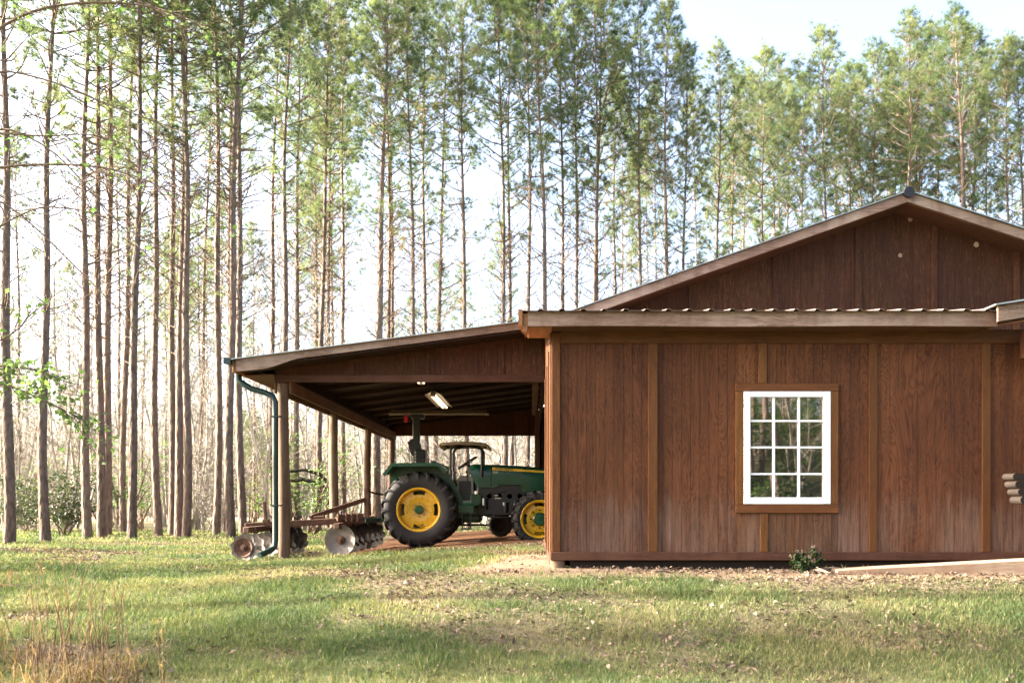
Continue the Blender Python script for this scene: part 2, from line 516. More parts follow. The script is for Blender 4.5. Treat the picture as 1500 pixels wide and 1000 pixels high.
M['grass'] = leafmat('grass_blades', [(0.0, (0.035, 0.068, 0.025)), (0.35, (0.070, 0.105, 0.034)), (0.6, (0.125, 0.142, 0.052)), (0.85, (0.24, 0.21, 0.105)), (1.0, (0.32, 0.26, 0.155))], 0.4, 0.6, attr="tint", objvar=False)
M['litter'] = leafmat('dead_leaves', [(0.0, (0.05, 0.032, 0.022)), (0.4, (0.10, 0.068, 0.048)), (0.75, (0.165, 0.122, 0.09)), (1.0, (0.23, 0.18, 0.14))], 0.15, 0.8, attr="tint", objvar=False, tint=1.0)
M['straw'] = leafmat('dry_stems', [(0.0, (0.065, 0.036, 0.022)), (0.45, (0.14, 0.085, 0.042)), (0.75, (0.22, 0.145, 0.07)), (1.0, (0.30, 0.23, 0.14))], 0.3, 0.7, attr="tint", objvar=False)
M['red_leaf'] = plain('red_brown_leaf', (0.19, 0.045, 0.02), 0.7, 0.0, 0.3, 30.0)

# glass: dark room behind, mirror-like coat
gm, nt, b, out = newmat('window_glass')
b.inputs["Base Color"].default_value = (0.012, 0.012, 0.010, 1)
b.inputs["Roughness"].default_value = 0.02
b.inputs["IOR"].default_value = 2.9
kk = NT(nt)
M['glass'] = gm
em, nt, b, out = newmat('lit_tube')
b.inputs["Base Color"].default_value = (0.9, 0.85, 0.75, 1)
b.inputs["Emission Color"].default_value = (1.0, 0.78, 0.55, 1)
b.inputs["Emission Strength"].default_value = 0.5
M['tube'] = em

# ground
def ground_material():
    m, nt, b, out = newmat('ground_soil_and_turf'); k = NT(nt)
    a = k.n("ShaderNodeAttribute"); a.attribute_name = "dirt"
    g = k.n("ShaderNodeAttribute"); g.attribute_name = "litter"
    v = k.coord((1, 1, 1))
    n1 = k.noise(v, 1.4, 6, 0.65); n2 = k.noise(v, 14.0, 5, 0.7); n3 = k.noise(v, 55.0, 4, 0.7)
    turf = k.mix(k.ramp(n2, [(0.3, 0.0), (0.7, 1.0)]), (0.045, 0.058, 0.02), (0.105, 0.108, 0.042))
    turf = k.mix(k.ramp(n1, [(0.4, 0.0), (0.65, 0.6)]), turf, (0.14, 0.118, 0.062))
    lit = k.mix(k.ramp(n3, [(0.35, 0.0), (0.65, 1.0)]), (0.075, 0.052, 0.036), (0.19, 0.145, 0.105))
    c = k.mix(g.outputs["Fac"], turf, lit)
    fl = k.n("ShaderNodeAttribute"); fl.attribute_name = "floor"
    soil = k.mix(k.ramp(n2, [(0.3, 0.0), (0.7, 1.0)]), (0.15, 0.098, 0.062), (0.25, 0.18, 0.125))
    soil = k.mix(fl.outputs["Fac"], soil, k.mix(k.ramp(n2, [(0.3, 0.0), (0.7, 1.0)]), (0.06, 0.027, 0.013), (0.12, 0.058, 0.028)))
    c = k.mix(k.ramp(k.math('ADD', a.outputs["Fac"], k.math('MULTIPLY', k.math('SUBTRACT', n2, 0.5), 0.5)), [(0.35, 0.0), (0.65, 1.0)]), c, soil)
    field = k.n("ShaderNodeAttribute"); field.attribute_name = "field"
    c = k.mix(field.outputs["Fac"], c, (0.33, 0.26, 0.155))
    k.l(c, b.inputs["Base Color"])
    b.inputs["Roughness"].default_value = 0.95; b.inputs["Specular IOR Level"].default_value = 0.1
    k.l(k.bump(k.math('ADD', n2, n3), 0.6, 0.03), b.inputs["Normal"])
    return m
M['ground'] = ground_material()

def dirt_mask(x, y):
    x = np.asarray(x, float); y = np.asarray(y, float)
    w = 0.35 * (vnoise(x, y, 0.7, 21) - 0.5)
    wall = sstep(8.55, 9.0, y + w) * sstep(10.2, 9.7, y) * sstep(-0.2, 0.4, x)
    corner = 1.2 * np.exp(-(((x - 0.05) / 0.55) ** 2 + ((y - 10.6) / 1.3) ** 2)) + 0.9 * np.exp(-(((x + 0.35) / 0.75) ** 2 + ((y - 9.5) / 0.6) ** 2)) * (0.4 + 0.9 * vnoise(x, y, 0.5, 5))
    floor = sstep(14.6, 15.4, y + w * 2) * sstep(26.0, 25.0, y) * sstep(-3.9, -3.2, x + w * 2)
    worn = sstep(0.64, 0.76, vnoise(x, y, 1.6, 31)) * 0.25 * sstep(12.5, 9.5, y) * sstep(-4.5, -1.0, x)
    return np.clip(np.maximum(np.maximum(wall, floor), np.maximum(corner, worn)), 0, 1)

def litter_mask(x, y):
    u = x * 0.94 - y * 0.34; v = x * 0.34 + y * 0.94
    n = vnoise(u * 0.45, v, 0.85, 77, 4)
    return sstep(0.49, 0.66, n) * (1 - 0.45 * sstep(-1.5, 0.5, x) * sstep(8.7, 8.2, y))

# ------------------------------------------------------------------ ground sheet
gx = np.concatenate([[-420, -300, -220, -180, -150, -110], np.arange(-85, -14, 2.5), np.arange(-14, 10, 0.13), np.arange(10, 86, 2.5), [110, 150, 180, 220, 300, 420]])
gy = np.concatenate([[-380, -280, -200, -120], np.arange(-80, 3, 2.0), np.arange(3, 26, 0.13), np.arange(26, 150, 2.5), [170, 220, 260, 300, 350, 420]])
X, Y = np.meshgrid(gx, gy)
Z = ground_z(X, Y)
nx, ny = len(gx), len(gy)
ii = np.arange(nx * ny).reshape(ny, nx)
quads = np.stack([ii[:-1, :-1], ii[:-1, 1:], ii[1:, 1:], ii[1:, :-1]], -1).reshape(-1, 4)
fld = sstep(55, 75, Y) * sstep(140, 110, Y) * sstep(-75, -45, X) * sstep(0, -12, X)
me = make_mesh("ground", np.stack([X, Y, Z], -1).reshape(-1, 3), None, quads, True,
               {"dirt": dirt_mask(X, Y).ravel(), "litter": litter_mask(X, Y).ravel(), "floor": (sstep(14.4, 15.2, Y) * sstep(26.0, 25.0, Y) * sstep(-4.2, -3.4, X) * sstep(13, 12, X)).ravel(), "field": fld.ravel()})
link("ground", me, M['ground'], None, "structure")

# ------------------------------------------------------------------ barn
S0 = F / 133.0                 # front wall depth
D1 = F / 90.0                  # carport front depth
BAY = 3.66
XW = 0.226                     # left side wall of the barn
barn = thing("barn", "brown plywood barn with open carport on its left and a white grid window", "barn", (XW, S0, 0))

def siding(u0, u1, z0, ztop, at, axis='x', face=-1, pitch=0.1016, phase=0.0, th=0.016, name="siding_panel", mat=None, parent=None):
    """grooved plywood sheet; u runs along the wall, ztop(u) its top edge"""
    if not callable(ztop):
        zt = ztop; ztop = lambda u: zt
    g0 = math.ceil((u0 - phase) / pitch) * pitch + phase
    us = [(u0, 0.0)]
    g = g0
    while g < u1 - 0.012:
        if g > u0 + 0.012:
            us += [(g - 0.0035, 0.0), (g - 0.0022, 0.0035), (g + 0.0022, 0.0035), (g + 0.0035, 0.0)]
        g += pitch
    us.append((u1, 0.0))
    n = len(us)
    v = []
    for u, dep in us:
        p = at - face * dep
        for z in (z0, ztop(u)):
            v.append((u, p, z) if axis == 'x' else (p, u, z))
    bk = at - face * th
    for u in (u0, u1):
        for z in (z0, ztop(u)):
            v.append((u, bk, z) if axis == 'x' else (bk, u, z))
    q = [[2 * i, 2 * i + 2, 2 * i + 3, 2 * i + 1] for i in range(n - 1)]
    e = 2 * n
    q += [[e + 2, e, e + 1, e + 3], [0, 1, e + 1, e], [2 * n - 1, 2 * n - 2, e + 2, e + 3], [0, e, e + 2, 2 * n - 2], [1, 2 * n - 1, e + 3, e + 1]]
    if (axis == 'y') != (face > 0):
        q = [f[::-1] for f in q]
    b = MB(); b.add(v, None, q)
    return b.build(name, mat or M['siding'], parent or barn)

def X133(px): return (px - CX) / 133.0
def Z133(py): return HC + (CY - py) / 133.0
FY = S0
z_sk0, z_sk1 = Z133(820), Z133(808)
z_top = Z133(503)
z_eave = 2.64
WINX0, WINX1, WINZ0, WINZ1 = X133(1077), X133(1227), Z133(751), Z133(562)
# wall panels between the battens (the two beside the window are cut round it)
edges = [X133(808), X133(956), X133(1117), X133(1278), X133(1444), X133(1606), X133(1768)]
for i in range(len(edges) - 1):
    a, c = edges[i] + 0.002, edges[i + 1] - 0.002
    ph = 0.03 * i
    if i in (1, 2):
        if i == 1:
            siding(a, WINX0, z_sk0 + 0.02, 2.62, FY, phase=ph)
            x0, x1 = WINX0 + 0.003, c
        else:
            siding(WINX1, c, z_sk0 + 0.02, 2.62, FY, phase=ph)
            x0, x1 = a, WINX1 - 0.003
        siding(x0, x1, WINZ1 - 0.02, 2.62, FY, phase=ph)
        siding(x0, x1, z_sk0 + 0.02, WINZ0 + 0.02, FY, phase=ph)
    else:
        siding(a, c, z_sk0 + 0.02, 2.62, FY, phase=ph)

def board(name, x0, x1, y0, y1, z0, z1, mat, parent=None, c=0.004):
    return MB().box(x0, x1, y0, y1, z0, z1, None, c).build(name, mat, parent or barn)

BT = 0.022
for x0, x1 in ((949, 963), (1272, 1284.5), (1437.5, 1450), (1600, 1612)):
    board("batten", X133(x0), X133(x1), FY - BT, FY - 0.001, z_sk1 + 0.002, z_top - 0.002, M['trim_v'])
board("batten", X133(1110.5), X133(1122.5), FY - BT, FY - 0.001, WINZ1 + 0.002, z_top - 0.002, M['trim_v'])
board("batten", X133(1113), X133(1124.5), FY - BT, FY - 0.001, z_sk1 + 0.002, WINZ0 - 0.002, M['trim_v'])
board("corner_board", X133(808), X133(820.5), FY - BT, FY - 0.001, z_sk1 + 0.002, 2.6, M['trim_v'])
board("header_board", X133(820.5) + 0.002, 6.1, FY - BT - 0.002, FY - 0.001, z_top, z_top + 0.15, M['trim_h'])
board("skirt_board", X133(806.5), 7.4, FY - BT - 0.004, FY - 0.001, z_sk0, z_sk1, M['skirt'])
# side wall of the front room (faces the sun)
for y0, y1 in ((FY + 0.02, FY + 1.22), (FY + 1.225, FY + 2.43), (FY + 2.435, FY + 3.65), (FY + 3.655, D1 - 0.01)):
    siding(y0, y1, 0.02, lambda y: 2.62 + 0.165 * (y - FY), XW, 'y', -1)
board("corner_board", XW - 0.02, XW - 0.001, FY - 0.004, FY + 0.085, z_sk0, 2.6, M['trim_v'])
for y in (FY + 1.222, FY + 2.432, FY + 3.652):
    board("batten", XW - 0.02, XW - 0.001, y - 0.045, y + 0.045, 0.12, 2.6, M['trim_v'])
board("skirt_board", XW - 0.024, XW - 0.001, FY + 0.09, D1 - 0.05, 0.05, 0.13, M['skirt'])
# pier stub and sill timber under the wall
MB().tube([(X133(817), FY + 0.07, -0.12), (X133(817), FY + 0.07, z_sk0 + 0.03)], 0.085, 14).build("pier", M['post'], barn, True)
board("sill_timber", X133(835), 7.4, FY + 0.05, FY + 0.18, -0.02, z_sk0 + 0.02, M['shade_dark_wood'])
# closing walls of the front room and the floor
siding(FY + 0.02, D1, -0.1, 2.9, 7.4, 'y', 1)
board("room_floor", XW + 0.03, 7.38, FY + 0.2, D1 - 0.02, 0.08, 0.14, M['interior'])
board("inner_wall", XW + 0.03, 7.38, FY + 2.2, FY + 2.24, 0.14, 2.6, M['interior'])

# window
win = MB().box(0, 0.001, 0, 0.001, 0, 0.001)
wx0, wx1, wz0, wz1 = X133(1088.5), X133(1215.5), Z133(738), Z133(573.5)
gx0, gx1, gz0, gz1 = X133(1098.3), X133(1205), Z133(728), Z133(581.8)
f = MB()
fy0, fy1 = FY - 0.034, FY + 0.03
f.box(wx0, gx0, fy0, fy1, wz0, wz1, None, 0.004)
f.box(gx1, wx1, fy0, fy1, wz0, wz1, None, 0.004)
f.box(gx0, gx1, fy0 + 0.002, fy1, wz0, gz0, None, 0.004)
f.box(gx0, gx1, fy0 + 0.002, fy1, gz1, wz1, None, 0.004)
window = f.build("window", M['white_vinyl'], barn)
vb = [gx0] + [X133(v) for v in (1133, 1169.7)] + [gx1]
hb = [gz0] + [HC + (CY - v) / 133.0 for v in (694, 655.2, 616.5)] + [gz1]
mw = 0.013
for v in vb[1:-1]:
    MB().box(v - mw, v + mw, FY - 0.02, FY + 0.012, gz0, gz1, None, 0.003).build("muntin", M['white_vinyl'], window)
for h in hb[1:-1]:
    for i in range(3):
        a = vb[i] + (mw if i else 0); c = vb[i + 1] - (mw if i < 2 else 0)
        MB().box(a, c, FY - 0.019, FY + 0.011, h - mw * 0.9, h + mw * 0.9, None, 0.003).build("muntin", M['white_vinyl'], window)
for i in range(3):
    for j in range(4):
        ta, tb = rng.normal(0, 0.003, 2)
        cx_, cz_ = (vb[i] + vb[i + 1]) / 2, (hb[j] + hb[j + 1]) / 2
        w_, h_ = vb[i + 1] - vb[i], hb[j + 1] - hb[j]
        Mx = Matrix.Translation((cx_, FY + 0.004, cz_)) @ Matrix.Rotation(ta, 4, 'X') @ Matrix.Rotation(tb, 4, 'Z')
        MB().box(-w_ / 2 - 0.002, w_ / 2 + 0.002, -0.002, 0.002, -h_ / 2 - 0.002, h_ / 2 + 0.002, np.array(Mx)).build("pane", M['glass'], window)
for sx in (1096, 1207):
    MB().box(X133(sx) - 0.022, X133(sx) + 0.022, fy0 - 0.012, fy0, wz0 + 0.004, wz0 + 0.018, None, 0.003).build("latch", M['white_vinyl'], window)
board("window_trim", WINX0 - 0.002, WINX1 + 0.002, FY - 0.03, FY - 0.001, wz1 + 0.001, WINZ1, M['trim_h'])
board("window_trim", WINX0 - 0.002, WINX1 + 0.002, FY - 0.03, FY - 0.001, WINZ0, wz0 - 0.001, M['trim_h'])
board("window_trim", WINX0, wx0 - 0.001, FY - 0.027, FY - 0.001, wz0, wz1, M['trim_v'])
board("window_trim", wx1 + 0.001, WINX1, FY - 0.027, FY - 0.001, wz0, wz1, M['trim_v'])

# lean-to roof of the front room: fascia, soffit, ribbed sheets
LY = 9.25                                    # fascia front
def XL(px): return (px - CX) / (F / LY)
lz0, lz1 = HC + (CY - 477.5) / (F / LY), HC + (CY - 456) / (F / LY)
fx0, fx1 = XL(773), XL(1461)
sag = MB()
n = 14
for i in range(n):
    a = fx0 + (fx1 - fx0) * i / n; c = fx0 + (fx1 - fx0) * (i + 1) / n
fb = MB()
pts = np.linspace(fx0, fx1, 15)
wob = 0.004 * np.sin(pts * 2.1)
vv = []; qq = []
for i, xx in enumerate(pts):
    for (yy, zz) in ((LY, lz0 + wob[i]), (LY, lz1), (LY + 0.035, lz1), (LY + 0.035, lz0 + wob[i])):
        vv.append((xx, yy, zz))
for i in range(14):
    for k_ in range(4):
        qq.append([4 * i + k_, 4 * i + (k_ + 1) % 4, 4 * (i + 1) + (k_ + 1) % 4, 4 * (i + 1) + k_][::-1])
qq += [[0, 1, 2, 3], [59, 58, 57, 56]]
fb.add(vv, None, qq).build("fascia_board", M['fascia'], barn)
# left rake: board with a plumb-cut end, and the boxed return below the corner
SL = 0.17
def rake(xa, xb, ya, yb, zl, zh, name, mat):
    b = MB()
    b.prism([(ya, zl), (yb, zl + SL * (yb - ya)), (yb, zh + SL * (yb - ya)), (ya, zh)], xa, xb, 'x')
    return b.build(name, mat, barn)
rake(fx0 - 0.10, fx0 - 0.055, LY - 0.02, D1 - 0.62, lz0 + 0.0, lz1 + 0.018, "rake_board", M['fascia_y'])
rake(fx0 - 0.052, fx0 - 0.003, LY + 0.002, D1 - 0.62, lz0 - 0.06, lz1 - 0.02, "rake_board", M['fascia_y'])
board("soffit_board", fx0, XW - 0.002, LY + 0.037, FY + 0.3, lz0 - 0.01, lz0 + 0.006, M['fascia_y'])
board("soffit_board", XW + 0.0, fx1, LY + 0.037, FY - 0.03, lz0 + 0.004, lz0 + 0.02, M['soffit'])
# ribbed sheets
def ribbed(x0, x1, yfun0, yfun1, zfun, rib, name, mat, rph=0.0, h=0.018):
    us = []
    g = math.floor((x0 - rph) / rib) * rib + rph
    us.append((x0, 0))
    while g < x1 + rib:
        for du, hh in ((-0.035, 0), (-0.016, h), (0.016, h), (0.035, 0)):
            if x0 + 0.001 < g + du < x1 - 0.001: us.append((g + du, hh))
        g += rib
    us.append((x1, 0))
    v = []
    for th in (0.0, -0.004):
        for u, hh in us:
            v.append((u, yfun0, zfun(yfun0) + hh + th)); v.append((u, yfun1, zfun(yfun1) + hh + th))
    m = len(us); q = []
    for i in range(m - 1):
        q.append([2 * i, 2 * i + 2, 2 * i + 3, 2 * i + 1])
        o = 2 * m
        q.append([o + 2 * i, o + 2 * i + 1, o + 2 * i + 3, o + 2 * i + 2])
        q.append([2 * i, o + 2 * i, o + 2 * i + 2, 2 * i + 2])
    return MB().add(v, None, q).build(name, mat, barn)
xs = fx0 - 0.06
while xs < 5.2:
    xe = min(xs + 0.9, 5.2)
    ribbed(xs, xe - 0.002, LY - 0.06, D1 - 0.02, lambda y: lz1 + 0.008 + SL * (y - LY), 0.225, "roof_sheet", M['rust_roof'], rph=(792 - CX) / (F / LY))
    xs = xe
# porch roof on the right, running out towards the camera
PYD = 9.17
def XP(px): return (px - CX) / (F / PYD)
def ZP(py): return HC + (CY - py) / (F / PYD)
px0, pz0 = XP(1462), ZP(459)
slope_p = 0.16
b = MB()
b.prism([(px0, ZP(470.5)), (px0 + 2.6, ZP(470.5) + slope_p * 2.6), (px0 + 2.6, ZP(449) + slope_p * 2.6), (px0, ZP(449))], PYD, PYD + 0.035, 'y')
b.build("fascia_board", M['fascia'], barn)
b = MB()
b.prism([(px0 - 0.05, ZP(447) - 0.008), (px0 + 2.6, ZP(447) + slope_p * 2.6), (px0 + 2.6, ZP(445) + slope_p * 2.6), (px0 - 0.05, ZP(445) - 0.008)], PYD - 0.05, FY + 1.5, 'y')
b.build("roof_sheet", M['roof'], barn)
b = MB()
b.prism([(px0 + 0.03, ZP(468)), (px0 + 2.6, ZP(468) + slope_p * 2.57), (px0 + 2.6, ZP(466) + slope_p * 2.57), (px0 + 0.03, ZP(466))], PYD + 0.04, FY - 0.04, 'y')
b.build("soffit_board", M['interior'], barn)
board("porch_beam", X133(1481), 7.3, FY - 0.32, FY - 0.17, Z133(530), Z133(490), M['siding_gable'])
MB().box(5.75, 5.9, FY - 0.32, FY - 0.17, -0.1, Z133(530)).build("post", M['post'], barn)

# main gable front
FD = 13.65
SF = F / FD
PKX = 5.91; PKZ = 5.598; KX = 0.33; KZ = 3.62
mL = (PKZ - KZ) / (PKX - KX); mR = 0.325
def roof_top(x):
    if x < KX: return KZ - 0.130 * (KX - x)
    return PKZ - mL * (PKX - x) if x < PKX else PKZ - mR * (x - PKX)
XR = 12.2
def wall_top(x): return roof_top(x) - 0.17
gj = [XW + 0.02, 1.28, 2.61, 3.97, 5.32, 6.55, 7.9, 9.2, 10.5, 11.8]
for i in range(len(gj) - 1):
    a, c = gj[i] + 0.002, gj[i + 1] - 0.002
    if a < PKX < c:
        siding(a, PKX - 0.001, 3.0, wall_top, D1, mat=M['siding_gable'], phase=0.02)
        siding(PKX, c, 3.0, wall_top, D1, mat=M['siding_gable'], phase=0.02)
    else:
        siding(a, c, 3.0, wall_top, D1, mat=M['siding_gable'], phase=0.04 * i)
for x in gj[1:-1]:
    b = MB(); b.prism([(x - 0.05, 3.0), (x + 0.05, 3.0), (x + 0.05, wall_top(x + 0.05) - 0.002), (x - 0.05, wall_top(x - 0.05) - 0.002)], D1 - 0.022, D1 - 0.001, 'y')
    b.build("batten", M['siding_gable'], barn)
# bare wood knots and scars on the gable
for px, py, r_ in ((1333.5, 321, 0.036), (1318.5, 374, 0.03), (1260, 374, 0.022), (1430, 358, 0.036)):
    p = P(px, py, D1)
    an = np.arange(9) / 9 * 2 * math.pi
    rr = r_ * (1 + 0.3 * rng.random(9))
    b = MB(); b.prism(np.stack([p[0] + rr * np.cos(an), p[2] + rr * 1.1 * np.sin(an)], 1), D1 - 0.004, D1 - 0.0005, 'y')
    b.build("bare_patch", M['plank'], barn)
# gable soffit boards (underside of the overhang)
def slab(xa, xb, off0, off1, ya, yb, name, mat):
    b = MB(); b.prism([(xa, roof_top(xa) - off0), (xb, roof_top(xb) - off0), (xb, roof_top(xb) - off1), (xa, roof_top(xa) - off1)], ya, yb, 'y')
    return b.build(name, mat, barn)
for xa, xb in ((KX, 1.9), (1.903, 3.3), (3.303, 4.7), (4.703, PKX - 0.001), (PKX + 0.001, 7.3), (7.303, 8.7), (8.703, 10.2), (10.203, XR)):
    slab(xa, xb, 0.175, 0.16, FD + 0.036, D1 + 0.02, "soffit_board", M['soffit'])
slab(KX + 0.01, PKX - 0.001, 0.165, 0.02, FD, FD + 0.034, "fascia_board", M['fascia'])
slab(PKX + 0.001, XR, 0.165, 0.02, FD, FD + 0.034, "fascia_board", M['fascia'])
# roof sheets (ribs run down the slope)
def slope_roof(xa, xb, name):
    ya0, ya1 = FD - 0.05, 25.75
    ys = ya0
    while ys < ya1 - 0.1:
        ye = min(ys + 0.9, ya1)
        v = []; q = []
        prof = []
        g = ys
        prof.append((ys, 0.0))
        for k_ in range(1, 4):
            c0 = ys + 0.225 * k_
            if c0 + 0.04 < ye: prof += [(c0 - 0.035, 0), (c0 - 0.016, 0.018), (c0 + 0.016, 0.018), (c0 + 0.035, 0)]
        prof.append((ye - 0.002, 0.0))
        for th in (0.012, 0.0):
            for yy, hh in prof:
                v.append((xa, yy, roof_top(xa) + hh + th - 0.012)); v.append((xb, yy, roof_top(xb) + hh + th - 0.012))
        m = len(prof); o = 2 * m
        for i in range(m - 1):
            q.append([2 * i, 2 * i + 1, 2 * i + 3, 2 * i + 2]); q.append([o + 2 * i, o + 2 * i + 2, o + 2 * i + 3, o + 2 * i + 1])
            q.append([2 * i, 2 * i + 2, o + 2 * i + 2, o + 2 * i]); q.append([2 * i + 1, o + 2 * i + 1, o + 2 * i + 3, 2 * i + 3])
        q += [[0, o, o + 1, 1], [2 * m - 2, 2 * m - 1, o + 2 * m - 1, o + 2 * m - 2]]
        MB().add(v, None, q).build(name, M['roof'], barn)
        ys = ye
slope_roof(-4.69, KX - 0.002, "roof_sheet")
slope_roof(KX + 0.002, PKX - 0.002, "roof_sheet")
slope_roof(PKX + 0.002, XR, "roof_sheet")
MB().tube([(PKX, FD - 0.06, PKZ - 0.03), (PKX, 25.7, PKZ - 0.03)], 0.085, 10).build("ridge_cap", M['black_metal'], barn, True)

# carport: shaped fascia, upper siding, header, posts, beams, ceiling
xa = (345 - CX) / SF; xk = (388 - CX) / SF; xk2 = (440 - CX) / SF
prof = [(xa, roof_top(xa) - 0.012), (KX, roof_top(KX) - 0.012), (KX, roof_top(KX) - 0.125), (xk2, roof_top(xk2) - 0.125)]
for t in np.linspace(0.12, 0.88, 6):
    xx = xk2 + (xk - xk2) * t
    prof.append((xx, roof_top(xx) - 0.125 - 0.085 * float(sstep(0, 1, t))))
prof += [(xk, roof_top(xk) - 0.215), (xa, roof_top(xa) - 0.205)]
MB().prism(prof, FD, FD + 0.034, 'y').build("fascia_board", M['fascia'], barn)
HB = HC + (CY - 559.5) / 90.0
cj = [-4.14, -2.92, -1.7, -0.48, XW - 0.004]
for i in range(4):
    siding(cj[i] + 0.002, cj[i + 1] - 0.002, HB + 0.05, lambda x: roof_top(x) - 0.12, D1, mat=M['siding_gable'], phase=0.03 * i)
for x in cj[1:-1]:
    MB().prism([(x - 0.045, HB + 0.117), (x + 0.045, HB + 0.117), (x + 0.045, roof_top(x) - 0.125), (x - 0.045, roof_top(x) - 0.135)], D1 - 0.021, D1 - 0.001, 'y').build("batten", M['siding_gable'], barn)
board("header_beam", -4.15, XW - 0.003, D1 - 0.025, D1 + 0.04, HB, HB + 0.115, M['skirt'])
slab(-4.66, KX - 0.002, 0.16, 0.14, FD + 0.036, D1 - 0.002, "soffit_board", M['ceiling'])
# posts: peeled round poles
PX = -4.055
post_y = [D1 + 0.09, D1 + 0.06 + BAY, D1 + 0.06 + 2 * BAY, D1 + 0.06 + 3 * BAY]
for i, y in enumerate(post_y):
    z0 = gz(PX, y) - 0.15
    zz = np.linspace(z0, 2.66, 10)
    pp = np.stack([PX + 0.012 * np.sin(zz * 2 + i), y + 0.012 * np.cos(zz * 1.7 + i), zz], 1)
    rr = 0.097 - 0.006 * (zz - z0) / 2.8 + rng.normal(0, 0.002, 10)
    MB().tube(pp, rr, 16).build("post", M['post'], barn, True)
yb = post_y[3] + 0.1
board("side_beam", PX + 0.10, PX + 0.14, D1 + 0.045, yb, 2.50, 2.70, M['beam_y'])
board("side_beam", PX - 0.14, PX - 0.10, D1 + 0.045, yb, 2.50, 2.70, M['beam_y'])
board("side_beam", PX - 0.099, PX + 0.099, D1 + 0.19, yb, 2.665, 2.705, M['beam_y'])
# eave fascia on the left side and its soffit
board("eave_board", -4.70, -4.665, FD + 0.036, 25.7, roof_top(-4.68) - 0.20, roof_top(-4.68) - 0.02, M['fascia_y'])
b = MB(); b.prism([(-4.66, 2.78), (-4.2, 2.80), (-4.2, 2.815), (-4.66, 2.795)], D1 + 0.02, 25.6, 'y'); b.build("soffit_board", M['soffit'], barn)
board("blocking_board", -4.19, -4.15, D1 + 0.045, yb, 2.68, 2.97, M['ceiling'])
# ceiling boards across the carport
y = D1 + 0.05
while y < 25.4:
    xa_, xb_ = -4.1, XW + 0.3
    dz = rng.normal(0, 0.004)
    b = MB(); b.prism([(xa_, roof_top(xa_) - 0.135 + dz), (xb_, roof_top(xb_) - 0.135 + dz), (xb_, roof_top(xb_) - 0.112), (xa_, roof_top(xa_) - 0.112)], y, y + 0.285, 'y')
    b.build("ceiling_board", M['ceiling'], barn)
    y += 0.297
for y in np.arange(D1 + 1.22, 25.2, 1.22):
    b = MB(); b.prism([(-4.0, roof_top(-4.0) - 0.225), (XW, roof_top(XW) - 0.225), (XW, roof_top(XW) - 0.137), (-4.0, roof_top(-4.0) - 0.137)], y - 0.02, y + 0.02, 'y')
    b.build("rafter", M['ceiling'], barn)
# far end wall of the carport above the opening
BY = post_y[3]
for i in range(4):
    siding(cj[i], cj[i + 1], 2.615, lambda x: roof_top(x) - 0.10, BY, mat=M['siding_gable'])
board("header_beam", -4.15, XW, BY + 0.02, BY + 0.08, 2.60, 2.72, M['siding_gable'])
# barn side wall inside the carport, with a doorway the tractor noses into
for y0, y1, z0 in ((D1 + 0.05, 15.4, 2.62), (15.403, 16.6, 2.62), (16.603, 17.8, 2.62), (17.803, 18.9, 2.62), (18.903, 20.1, -0.2), (20.103, 21.3, -0.2), (21.303, 22.5, -0.2), (22.503, 23.7, -0.2), (23.703, 25.2, -0.2)):
    siding(y0, y1, z0, 3.5, XW, 'y', -1, mat=M['siding_gable'])
door = siding(19.3, 24.6, -0.05, 2.62, 0.14, 'y', -1, name="sliding_door", mat=M['siding_gable'])
MB().box(0.09, 0.19, 18.9, 19.3, -0.1, 2.7, None, 0.004).build("door_post", M['beam_y'], barn)
MB().box(0.02, 0.13, 14.5, 19.6, 2.66, 2.76, None, 0.006).build("door_track", M['beam_y'], barn)
MB().box(0.1, 0.22, BY - 0.06, BY + 0.06, -0.25, 2.62, None, 0.004).build("door_post", M['siding_gable'], barn)
# closing walls of the main barn
siding(XW + 0.02, XR - 0.3, -0.3, lambda x: wall_top(x), 25.5, 'x', 1, mat=M['siding_gable'])
siding(D1, 25.5, -0.3, 3.5, XR - 0.3, 'y', 1, mat=M['siding_gable'])
siding(7.4, XR - 0.3, -0.3, 3.0, D1, 'x', -1, mat=M['siding_gable'])
# gutter with its downspout
gx_ = -4.76
b = MB()
gp = [(-4.705, 2.985), (-4.705, 2.885), (-4.78, 2.885), (-4.815, 2.925), (-4.815, 2.985), (-4.805, 2.985), (-4.805, 2.93), (-4.775, 2.895), (-4.715, 2.895), (-4.715, 2.985)]
b.prism(gp, FD - 0.03, 25.7, 'y')
b.box(-4.814, -4.706, FD - 0.034, FD - 0.028, 2.886, 2.984)
gutter = b.build("gutter", M['green_metal'], barn)
dd = 14.0
path = [P(357, 548, dd), P(357, 557, dd), P(360, 564, dd), P(368, 569, dd), P(390, 575.5, dd), P(399, 580, dd), P(403, 588, dd), P(403.3, 610, dd), P(403.3, 700, dd), P(403.5, 790, dd), P(402, 801, dd - 0.03), P(396, 806, dd - 0.1), P(380, 813, dd - 0.3)]
path[0][0] = -4.72; path[0][2] = 2.89; path[1][0] = -4.70
sp = MB()
sp.tube(path, 0.048, 10)
sp.build("downspout", M['green_metal'], barn, True)
for py in (610, 740):
    p = P(403.3, py, dd)
    MB().box(p[0] - 0.055, p[0] + 0.10, p[1] - 0.052, p[1] + 0.052, p[2] - 0.012, p[2] + 0.012, None, 0.003).build("strap", M['green_metal'], barn)

